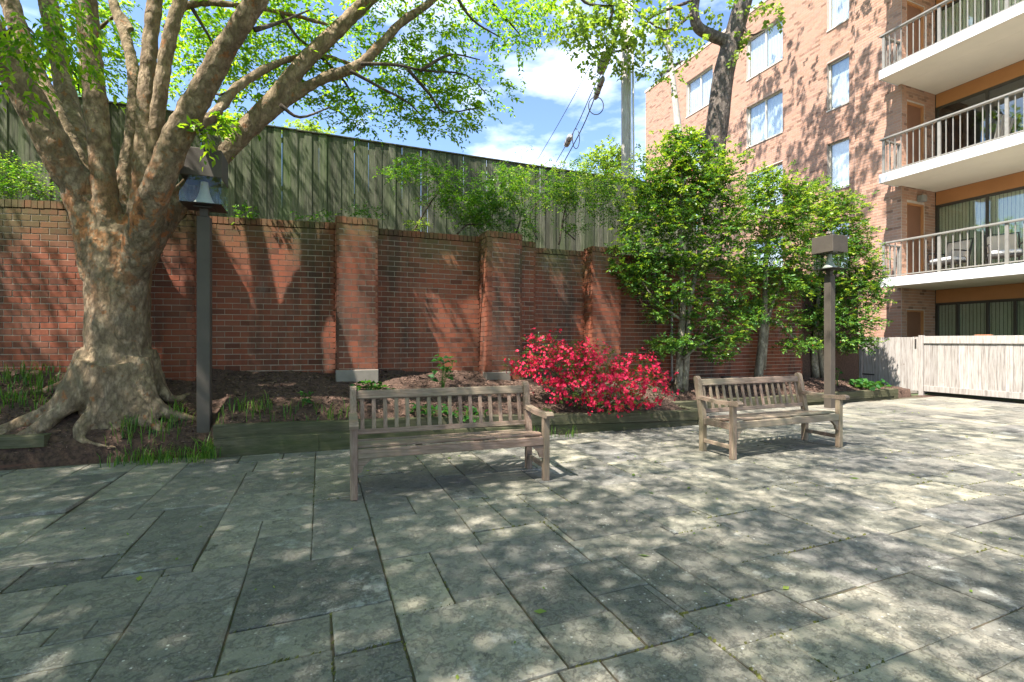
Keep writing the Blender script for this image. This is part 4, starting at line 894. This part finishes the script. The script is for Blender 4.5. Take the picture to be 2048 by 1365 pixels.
# ---------------------------------------------------------------- benches
def bench(p0, ang, label):
    t = empty('garden_bench', (p0[0], p0[1], 0), label, 'bench', 'slatted wooden garden benches', ang); Lb, Dp, sh = 1.83, .53, .43; lw = .062
    def part(name, mb, mat='teak', parent=None, smooth=False):
        o = bpy.data.objects.new(name, mb.mesh(name, smooth)); COL.objects.link(o); o.data.materials.append(M[mat]); o.parent = t; return o
    for x in (0, Lb-lw):
        part('front_leg', MB().bbox(x, x+lw, 0, lw, 0, .615, .005), 'teakz')
        pr = [(Dp-lw-.0, 0), (Dp, 0), (Dp, .40), (Dp+.10, .88), (Dp+.095, .905), (Dp+.07, .915), (Dp+.045, .905), (Dp+.03, .88), (Dp-lw-.005, .40)]
        part('back_leg', MB().extrude(pr, x+.001, x+lw-.001, 0), 'teakz')
        ar = [(-.075, .615), (-.085, .64), (-.07, .665), (-.03, .672), (.08, .655), (.25, .65), (.45, .668), (Dp+.02, .672), (Dp+.02, .632), (.42, .625), (.25, .61), (.10, .612), (-.02, .61)]
        part('arm', MB().extrude(ar, x-.006, x+lw+.006, 0))
        part('side_rail', MB().bbox(x+.014, x+lw-.014, lw, Dp-lw, .33, .405, .004)); part('stretcher', MB().bbox(x+.014, x+lw-.014, lw, Dp-lw, .11, .155, .004))
        sgn = 1 if x == 0 else -1; xe = x+lw if x == 0 else x
        br = [(xe, .345), (xe+sgn*.13, .345), (xe+sgn*.10, .325), (xe+sgn*.05, .28), (xe+sgn*.035, .23), (xe, .22)]
        part('corner_brace', MB().extrude(br, .014, .048, 1))
    part('front_rail', MB().bbox(lw, Lb-lw, .006, .046, .345, .425, .005)); part('back_rail', MB().bbox(lw, Lb-lw, Dp-.055, Dp-.02, .34, .42, .005))
    tilt = Matrix.Translation((0, Dp+.006, .42)) @ Matrix.Rotation(-.205, 4, 'X')
    part('lower_rail', MB().bbox(lw, Lb-lw, -.045, -.005, .035, .085, .004, tilt)); part('top_rail', MB().bbox(lw, Lb-lw, -.05, -.006, .37, .455, .008, tilt))
    n = 16; sp = (Lb-2*lw)/n
    me = MB().bbox(-.019, .019, -.036, -.018, .085, .372, .003, tilt).mesh('back_slat'); me.materials.append(M['teakz'])
    for i in range(n):
        o = bpy.data.objects.new('back_slat', me); COL.objects.link(o); o.parent = t; o.location = (lw + sp*(i+.5), 0, 0)
    ys = [.048, .142, .236, .330, .424]
    for i, y in enumerate(ys): part('seat_slat', MB().bbox(.03 if i else lw, Lb-.03 if i else Lb-lw, y, y+.078, .43-.012*i, .452-.012*i, .004))
    for x in (.62, 1.2): part('seat_bearer', MB().bbox(x-.02, x+.02, .05, Dp-.06, .345, .395, .004))
    return t
def ab(x, y): 
    p = pt(x, y, F*EYE/(y-682.5)); return p
q0 = ab(700, 1003); q1 = ab(1118, 960); bench(q0, math.atan2(q1.y-q0.y, q1.x-q0.x), 'brown weathered wooden bench nearest the camera, in front of the long timber edging')
q0 = ab(1466, 921); q1 = ab(1703, 893); bench(q0, math.atan2(q1.y-q0.y, q1.x-q0.x), 'sun-bleached wooden bench on the right, in front of the right lamp post')

# ---------------------------------------------------------------- lamp posts
def lamp(x, y, z0, label, ht=3.43):
    t = empty('lamp_post', (x, y, z0), label, 'lamp post', 'square courtyard lamp posts'); h = .07
    def part(name, mb, mat, smooth=False):
        o = bpy.data.objects.new(name, mb.mesh(name, smooth)); COL.objects.link(o); o.data.materials.append(M[mat]); o.parent = t; return o
    ph = ht-.77
    part('post', MB().bbox(-h, h, -h, h, -.1, ph, .006), 'bronze'); part('neck', MB().bbox(-.045, .045, -.045, .045, ph+.001, ph+.10, .004), 'bronze')
    w2 = .215; zb = ph+.10; zc = zb+.34; zt = zb+.67
    part('base_tray', MB().bbox(-.10, .10, -.10, .10, zb, zb+.02, .004).bbox(-w2, w2, -w2, w2, zb+.021, zb+.030, .002), 'dark')
    for s_ in (MB().box(-w2, w2, -w2, -w2+.005, zb+.031, zc), MB().box(-w2, w2, w2-.005, w2, zb+.031, zc), MB().box(-w2, -w2+.005, -w2+.006, w2-.006, zb+.031, zc), MB().box(w2-.005, w2, -w2+.006, w2-.006, zb+.031, zc)): part('lens_panel', s_, 'acrylic')
    part('hood', MB().bbox(-w2-.004, w2+.004, -w2-.004, w2+.004, zc+.001, zt, .006), 'bronze')
    part('reflector', MB().lathe([(.04, .33), (.045, .26), (.055, .20), (.075, .14), (.10, .09), (.122, .065), (.125, .045), (.115, .035), (.02, .035)], 24, (0, 0, zb)), 'alu', True)
    return t
lamp(-1.31, 6.84, .2, 'tall square lamp post beside the big tree, in front of the wall')
lamp(9.47, 6.56, 0, 'square lamp post standing behind the right bench')
MB().bbox(9.3, 9.64, 6.39, 6.73, -.01, .012, .004).build('post_footing', M['concrete'], None); tag(bpy.data.objects['post_footing'], 'square concrete pad under the right lamp post', 'footing')

# conduit and floodlight at the wall
cp = pt(1351, 700, 9.95)
MB().tube([(cp.x, 8.09, .4), (cp.x, 8.09, 2.3)], .022, 8).build('wall_conduit', M['greybox'], None, True); tag(bpy.data.objects['wall_conduit'], 'thin grey conduit running up the wall behind the tall holly', 'pipe')
fl = pt(1456, 768, 10.2); t = empty('flood_light', (fl.x, fl.y, fl.z), 'small black floodlight on the ground against the wall', 'floodlight')
MB().bbox(fl.x-.14, fl.x+.06, fl.y-.05, fl.y+.09, fl.z-.02, fl.z+.16, .02).build('housing', M['dark'], t); MB().bbox(fl.x+.10, fl.x+.36, fl.y+.03, fl.y+.14, fl.z-.05, fl.z+.12, .01).build('junction_box', M['greybox'], t)
MB().bbox(fl.x-.12, fl.x+.04, fl.y-.055, fl.y-.051, fl.z, fl.z+.13, .003).build('lens', M['acrylic'], t)

# ---------------------------------------------------------------- pale board fence and gate on the right
FX = 14.0
pf = empty('patio_fence', (FX, 5, 0), 'pale grey board fence enclosing the ground floor patio on the right', 'fence')
rf = random.Random(9)
def boards(parent, y0, y1, z0, z1, mat, dx=0., wd_=.14):
    n = max(1, round((y1-y0)/wd_)); s_ = (y1-y0)/n
    me = MB().bbox(-.01, .01, .002, s_-.002, z0, z1, .003).mesh('board'); me.materials.append(M[mat])
    for i in range(n):
        o = link('board', me, None, parent); o.matrix_parent_inverse = Matrix.Identity(4); pl = par_matrix(parent).to_translation()
        o.location = (FX+dx+rf.uniform(-.003, .003)-pl.x, y0+i*s_-pl.y, rf.uniform(-.006, .004)-pl.z)
GY0, GY1 = 7.42, 8.75
boards(pf, .5, GY0-.12, .10, 1.46, 'pale'); boards(pf, 8.83, 11.0, .12, 1.46, 'fresh')
for y0_ in (GY0-.115, 3.4, .5): MB().bbox(FX-.045, FX+.045, y0_, y0_+.10, -.05, 1.49, .005).build('post', M['pale'], pf)
MB().bbox(FX-.045, FX+.045, GY1+.01, GY1+.09, -.05, 1.47, .005).build('post', M['pale'], pf)
MB().bbox(FX-.040, FX-.012, 3.51, GY0-.12, 1.29, 1.47, .004).build('top_rail', M['pale'], pf); MB().bbox(FX-.040, FX-.012, .61, 3.39, 1.29, 1.47, .004).build('top_rail', M['pale'], pf)
MB().bbox(FX-.034, FX-.012, .61, GY0-.12, .10, .24, .004).build('bottom_rail', M['pale'], pf)
MB().bbox(FX-.034, FX-.012, 8.85, 11.0, .16, .24, .004).build('bottom_rail', M['fresh'], pf)
gt = empty('gate', (FX, GY0, 0), 'pale wooden board gate with black strap hinges beside the holly', 'gate')
boards(gt, GY0, GY1, .09, 1.45, 'pale', -.004)
for z in (.42, 1.36): MB().bbox(FX-.026, FX-.016, GY1-.30, GY1+.02, z, z+.035, .003).build('hinge', M['dark'], gt)
MB().bbox(FX-.034, FX-.016, GY0+.04, GY0+.075, 1.18, 1.40, .004).build('latch', M['dark'], gt)
for z in (.25, 1.2): MB().box(FX+.012, FX+.045, GY0+.01, GY1-.01, z, z+.09).build('brace', M['pale'], gt)
tp = MB().bbox(FX-.03, FX+.10, 6.02, 6.30, 1.475, 1.495, .004).build('clay_saucer', M['terra'], None); tag(tp, 'flat terracotta saucer lying on the top of the pale fence', 'saucer')
o = MB().box(13.55, 14.3, -2, 7.35, -.013, -.004).build('gravel_strip', M['mulch']); o['kind'] = 'structure'

# ---------------------------------------------------------------- apartment building
bl = empty('apartment_building', (16.34, 14, 0), 'red brick apartment building with stacked balconies on the right', 'building')
FA, PA, BK = 16.34, 14.76, 16.33
RT = 14.75; bb_ = MB(); cr = MB()
wins = []
for zs in (12.1, 9.32, 6.53, 3.75):
    wins += [(10.66, 11.40, zs, zs+1.63), (13.13, 14.79, zs, zs+1.65), (16.63, 18.30, zs, zs+1.65)]
def facade(ax, fixed, u0, u1, z0, z1, holes, sign):
    """bricks on an upright plane; ax 'y': plane x=fixed, bricks run along y"""
    r_ = 0; z = z1 - BC
    while z > z0:
        t = u0 - (BL/2 if r_ % 2 else 0)
        while t < u1:
            s0, s1 = max(t, u0), min(t+BL, u1); cuts = [(s0, s1)]
            for h in holes:
                if z+BC-.01 > h[2] and z+.01 < h[3]:
                    nc_ = []
                    for c0_, c1_ in cuts:
                        if c1_ <= h[0] or c0_ >= h[1]: nc_.append((c0_, c1_))
                        else:
                            if c0_ < h[0]: nc_.append((c0_, h[0]))
                            if c1_ > h[1]: nc_.append((h[1], c1_))
                    cuts = nc_
            for c0_, c1_ in cuts:
                if c1_-c0_ < .03: continue
                j = random.uniform(-.0015, .0015)
                if ax == 'y': bb_.box(fixed-.006+j, fixed+.05, c0_+.005, c1_-.005, z+.005, z+BC-.005)
                else: bb_.box(c0_+.005, c1_-.005, fixed-.006+j, fixed+.05, z+.005, z+BC-.005)
            t += BL
        z -= BC; r_ += 1
facade('y', FA, 9.0, 21.4, 1.0, RT, wins, -1)
facade('y', PA, 8.235, 9.46, .0, RT, [], -1)
drs = [(15.0, 15.8, zf, zf+2.16) for zf in (0.05, 3.02, 5.81, 8.59, 11.4)]
facade('x', 8.235, 14.77, 16.3, .0, RT, drs, -1)
# mortar backing with openings
def slab_holes(fixed, u0, u1, z0, z1, holes, th=.3):
    us = sorted(set([u0, u1] + [h[0] for h in holes] + [h[1] for h in holes])); zs = sorted(set([z0, z1] + [h[2] for h in holes] + [h[3] for h in holes]))
    V = {}; 
    for i in range(len(us)-1):
        for j in range(len(zs)-1):
            cu, cz_ = (us[i]+us[i+1])/2, (zs[j]+zs[j+1])/2
            if any(h[0] < cu < h[1] and h[2] < cz_ < h[3] for h in holes): continue
            yield us[i], us[i+1], zs[j], zs[j+1]
for u0, u1, z0, z1 in slab_holes(FA, 9.0, 21.4, -.1, RT, wins): cr.box(FA, FA+.25, u0, u1, z0, z1)
cr.box(PA, FA+.2, 8.5, 9.46, -.1, RT-.004)
for u0, u1, z0, z1 in slab_holes(0, 14.76, 16.3, -.1, RT-.002, drs): cr.box(u0, u1, 8.236, 8.49, z0, z1)
cr.box(FA+.26, 30, 21.0, 21.39, -.1, RT-.01)
cr.build('wall', M['bmortar'], bl); o = bb_.build('brick', M['bbrick'], bl); o['kind'] = 'stuff'
MB().box(FA-.03, FA+.3, 9.47, 21.45, RT+.001, RT+.12).box(PA-.03, FA+.3, 8.2, 9.465, RT+.001, RT+.12).build('roof_edge', M['roof'], bl)
MB().box(FA+.35, 30, 1.0, 21.3, RT-.3, RT-.1).build('roof', M['roof'], bl)
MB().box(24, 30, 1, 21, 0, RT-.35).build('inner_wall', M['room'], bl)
def window(y0, y1, z0, z1, dbl, k):
    f = MB(); x0, x1 = FA+.11, FA+.16; e = .045
    f.box(x0, x1, y0, y0+e, z0, z1); f.box(x0, x1, y1-e, y1, z0, z1); f.box(x0, x1, y0+e, y1-e, z1-e, z1); f.box(x0, x1, y0+e, y1-e, z0, z0+e)
    if dbl: ym = (y0+y1)/2; f.box(x0-.01, x1, ym-.03, ym+.03, z0+e, z1-e)
    W = f.build('window', M['wframe'], bl)
    if dbl:
        for c, d_ in ((y0+e, (y0+y1)/2-.03), ((y0+y1)/2+.03, y1-e)): MB().box(x0+.02, x0+.026, c, d_, z0+e, z1-e).build('pane', M['skyglass'], W)
    else: MB().box(x0+.02, x0+.026, y0+e, y1-e, z0+e, z1-e).build('pane', M['skyglass'], W)
    cu = MB(); n = 26; 
    for i in range(n):
        a_, b_2 = y0+(y1-y0)*i/n, y0+(y1-y0)*(i+1)/n; off = .015*(i % 2)
        cu.v += [(FA+.22+off, a_, z0), (FA+.22+.015-off, b_2, z0), (FA+.22+.015-off, b_2, z1), (FA+.22+off, a_, z1)]; cu.f.append((4*i, 4*i+1, 4*i+2, 4*i+3))
    cu.build('curtain', M['curtain'] if k != 1 else M['room'], W)
    MB().box(FA-.03, FA+.105, y0-.01, y1+.01, z0-.05, z0-.004).build('sill', M['wframe'], W)
    MB().box(FA-.004, FA+.05, y0, y1, z1+.001, z1+.02).build('lintel', M['doorp'], W)
for i, (y0, y1, z0, z1) in enumerate(wins): window(y0, y1, z0, z1, y1-y0 > 1, i % 3 if i in (0, 3, 6) else 0)
# closet doors in the side of each balcony recess
for d in drs:
    dd = MB().bbox(d[0]+.05, d[1]-.05, 8.30, 8.34, d[2], d[3]-.05, .004).build('door', M['doorp'], bl)
    MB().box(d[0], d[0]+.05, 8.25, 8.35, d[2], d[3]).box(d[1]-.05, d[1], 8.25, 8.35, d[2], d[3]).box(d[0]+.05, d[1]-.05, 8.25, 8.35, d[3]-.05, d[3]).build('door_frame', M['stucco'], dd)
# recess back wall: tan band and sliding glass
YR = 1.2
levels = [(0.0, 2.80), (3.02, 5.59), (5.81, 8.37), (8.59, 11.15), (11.37, 13.9)]
for li, (zf, zc) in enumerate(levels):
    hd = zc - .37
    MB().box(BK-.02, BK+.02, YR, 8.22, hd, zc-.001).build('stucco_band', M['stucco'], bl)
    ms = [8.20, 7.10, 6.0, 4.9, 3.8, 2.7, YR] if li else [8.20, 7.73, 7.09, 6.55, 5.6, 4.6, 3.6, 2.4, YR]
    f = MB(); x0, x1 = BK-.01, BK+.05
    f.box(x0, x1, YR, 8.20, hd-.07, hd-.001); f.box(x0, x1, YR, 8.20, zf, zf+.06)
    for m_ in ms: f.box(x0, x1, m_-.03, m_+.03, zf+.06, hd-.07)
    W = f.build('sliding_door', M['frame'], bl)
    for j in range(len(ms)-1): MB().box(BK+.01, BK+.016, ms[j+1]+.03, ms[j]-.03, zf+.06, hd-.07).build('pane', M['glass'], W)
    cu = MB(); n = 90; y_ = YR; q = 0
    lim = 8.2
    for i in range(n):
        a_ = YR + (lim-YR)*i/n; b_2 = YR + (lim-YR)*(i+1)/n
        if li == 2 and not (i % 90 > 200): continue
        cu.v += [(BK+.06, a_, zf), (BK+.085, b_2, zf), (BK+.085, b_2, hd), (BK+.06, a_, hd)]; k_ = len(cu.f)*4; cu.f.append((k_, k_+1, k_+2, k_+3))
    if li in (0, 1, 4, 3): cu.build('blind', M['blind'], W)
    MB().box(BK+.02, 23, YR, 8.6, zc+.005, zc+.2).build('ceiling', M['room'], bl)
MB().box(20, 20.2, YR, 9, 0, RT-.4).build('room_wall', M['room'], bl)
MB().box(14.76, 30, YR-.3, YR-.01, -.1, RT-.02).build('end_wall', M['bbrick'], bl)
def balcony(z0, li):
    z1 = z0+.22
    s_ = MB(); s_.bbox(13.95, PA-.008, YR, 8.30, z0+.001, z1, .01); s_.box(PA-.0079, BK-.03, YR, 8.225, z0+.003, z1-.002)
    b = s_.build('balcony', M['soffit'], bl)
    MB().box(13.935, 13.949, YR, 8.31, z0-.01, z1+.004).box(13.95, PA-.01, 8.302, 8.314, z0-.01, z1+.004).build('fascia', M['fascia'], b)
    y = 8.24; k = 0; zt = z1+.92
    bal = MB().box(-.009, .009, -.009, .009, 0, zt-z1-.09).mesh('baluster'); bal.materials.append(M['rail'])
    def put(nm, me, loc):
        o = link(nm, me, None, b); o.matrix_parent_inverse = Matrix.Identity(4); pl = par_matrix(b).to_translation(); o.location = Vector(loc)-pl
    pst = MB().box(-.022, .022, -.03, .03, 0, zt-z1-.002).mesh('post'); pst.materials.append(M['rail'])
    while y > 3.0:
        if k % 9 == 0: put('post', pst, (14.02, y, z1))
        else: put('baluster', bal, (14.02, y, z1+.07))
        y -= .138; k += 1
    for i in range(1, 5): put('baluster', bal, (14.02+.15*i, 8.25, z1+.07))
    put('post', pst, (PA-.05, 8.25, z1))
    MB().bbox(13.97, 14.07, YR, 8.33, zt, zt+.045, .006).build('top_rail', M['rail'], b); MB().bbox(14.071, PA-.01, 8.22, 8.30, zt-.03, zt+.01, .005).build('top_rail', M['rail'], b)
    MB().box(14.005, 14.035, YR, 8.23, z1+.045, z1+.07).build('bottom_rail', M['rail'], b); MB().box(14.04, PA-.01, 8.235, 8.265, z1+.045, z1+.07).build('bottom_rail', M['rail'], b)
for li, z0 in enumerate((2.80, 5.59, 8.37, 11.15)): balcony(z0, li)
p = pt(1840, 392, 13.4); wl = MB().bbox(p.x-.13, p.x+.10, 8.08, 8.226, 5.22, 5.40, .02).build('wall_light', M['greybox'], bl)
for px, py in ((1333, 158), (1362, 140)):
    q = pt(px, py, 27.5); vp = empty('roof_vent', tuple(q), 'white roof vent pipe with dark cap, %s on the roof edge' % ('left one' if px < 1350 else 'right one'), 'vent')
    MB().lathe([(.22, -1.2), (.22, .25)], 14, tuple(q)).build('pipe', M['fascia'], vp, True); MB().lathe([(.0, .48), (.2, .45), (.38, .30), (.38, .26), (.0, .25)], 14, tuple(q)).build('cap', M['dark'], vp, True)

# ---------------------------------------------------------------- balcony furniture
def armchair(x, y, z, rz, label):
    t = empty('patio_chair', (x, y, z), label, 'chair', 'cushioned chairs on the lowest balcony', rz)
    def part(name, mb, mat, smooth=False):
        o = bpy.data.objects.new(name, mb.mesh(name, smooth)); COL.objects.link(o); o.data.materials.append(M[mat]); o.parent = t
    for sx in (-.29, .29):
        for sy in (-.26, .26): part('leg', MB().box(sx-.018, sx+.018, sy-.018, sy+.018, 0, .42), 'dark')
        part('armrest', MB().tube(spline([(sx, -.26, .42), (sx, -.27, .60), (sx, -.18, .66), (sx, .28, .66)], 4), .018, 6), 'dark', True)
    part('seat_frame', MB().bbox(-.30, .30, -.28, .28, .36, .40, .006), 'dark')
    part('back_frame', MB().tube([(-.30, .26, .40), (-.30, .40, .98), (.30, .40, .98), (.30, .26, .40)], .018, 6), 'dark', True)
    part('seat_cushion', MB().bbox(-.27, .27, -.27, .25, .405, .50, .03), 'white')
    part('back_cushion', MB().bbox(-.26, .26, -.05, .05, 0, .46, .04, Matrix.Translation((0, .27, .50)) @ Matrix.Rotation(-.24, 4, 'X')), 'cushion')
armchair(15.3, 7.45, 3.02, math.radians(-100), 'dark patio chair with beige back cushion, left one on the lowest balcony')
armchair(15.35, 6.35, 3.02, math.radians(-60), 'dark patio chair with beige back cushion, right one on the lowest balcony')
t = empty('side_table', (15.5, 7.7, 5.81), 'small low table on the middle balcony', 'table')
MB().bbox(15.2, 15.75, 7.45, 7.95, 6.20, 6.24, .006).build('table_top', M['rail'], t)
for sx in (15.23, 15.70):
    for sy in (7.48, 7.90): MB().box(sx, sx+.03, sy, sy+.03, 5.81, 6.2).build('leg', M['rail'], t)
t = empty('slatted_chair', (15.3, 6.75, 5.81), 'pale slatted wooden chair on the middle balcony', 'chair')
for i in range(6): MB().bbox(15.0+i*.10, 15.085+i*.10, 6.45, 7.0, 6.19, 6.21, .004).build('seat_slat', M['rail'], t)
for i in range(5):
    MB().bbox(-.045, .045, -.01, .01, 0, .62, .004, Matrix.Translation((15.1+i*.11, 6.42, 6.15)) @ Matrix.Rotation(.22, 4, 'X') @ Matrix.Rotation((i-2)*.06, 4, 'Y')).build('back_slat', M['rail'], t)
for sx in (15.0, 15.55):
    for sy in (6.46, 6.96): MB().box(sx, sx+.03, sy, sy+.03, 5.81, 6.19).build('leg', M['rail'], t)

# ---------------------------------------------------------------- utility pole and cables
up = pt(1253, 682, 12.75)
t = empty('utility_pole', (up.x, up.y, 2.9), 'tall weathered utility pole with conduits behind the fence', 'utility pole')
MB().tube([(up.x, up.y, 2.5), (up.x-.03, up.y, 8), (up.x-.08, up.y, 14)], [.125, .115, .10], 14).build('pole', M['polewood'], t, True)
for dx in (.06, .15): MB().tube([(up.x+dx+.02, up.y-.12, 2.6), (up.x+dx-.02, up.y-.11, 8.2), (up.x+dx-.08, up.y-.10, 12)], .026, 8).build('conduit', M['pvc'], t, True)
def cable(path, r, label, name='overhead_cable', mat='cable'):
    mb = MB(); S = spline([pt(*p) for p in path], 5); mb.tube(S, r, 6); o = mb.build(name, M[mat], None, True); tag(o, label, 'cable')
cable([(1245,20,12.2),(1226,95,12.3),(1195,180,13.8),(1165,255,16),(1125,330,19.5)], .018, 'thick black overhead cable running down from the pole past the splice cases')
cable([(1242,40,12.2),(1222,110,12.4),(1188,175,13.9),(1152,255,16.2),(1112,325,19.8)], .014, 'second black cable strung just left of the thick one')
cable([(1240,-20,11.8),(1190,110,12.8),(1130,225,15),(1075,320,18.5)], .009, 'thin single wire crossing the sky left of the cable bundle')
cable([(700,-10,26),(900,50,27),(1100,70,28),(1245,85,29)], .012, 'thin wire crossing behind the tree tops to the pole')
def splice(x0, y0, x1, y1, Z0, Z1, r, label, mat='greybox'):
    a_, b_ = pt(x0, y0, Z0), pt(x1, y1, Z1); t = empty('splice_case', tuple(a_), label, 'splice case')
    MB().tube([a_, a_.lerp(b_, .08), a_.lerp(b_, .92), b_], [r*.6, r, r, r*.6], 8).build('case', M[mat], t)
    MB().tube([a_.lerp(b_, .3), a_.lerp(b_, .34)], r*1.12, 8).build('strap', M['dark'], t); MB().tube([a_.lerp(b_, .66), a_.lerp(b_, .70)], r*1.12, 8).build('strap', M['dark'], t)
splice(1216, 103, 1200, 145, 12.4, 13.2, .13, 'largest grey splice case, highest on the cable')
splice(1206, 155, 1190, 198, 13.2, 14.0, .08, 'slim dark grey splice case above the cable loop')
splice(1141, 272, 1132, 292, 16.6, 17.2, .10, 'small splice case low on the cable above the shrubs')
mb = MB(); c_ = pt(1192, 212, 14.1); mb.tube([c_ + Vector((math.cos(a_)*.22*CC, -math.cos(a_)*.22*SS, math.sin(a_)*.26)) for a_ in np.linspace(1.9, 8.0, 22)], .014, 6); o = mb.build('cable_loop', M['cable'], None, True); tag(o, 'round coil of spare cable hanging below the slim splice case', 'cable')
mb = MB(); c_ = pt(1152, 278, 16.4); mb.tube([c_ + Vector((math.cos(a_)*.12*CC, -math.cos(a_)*.12*SS, math.sin(a_)*.34)) for a_ in np.linspace(1.2, 7.2, 20)], .014, 6); o = mb.build('cable_loop', M['cable'], None, True); tag(o, 'narrow hanging loop of cable beside the lowest splice case', 'cable')
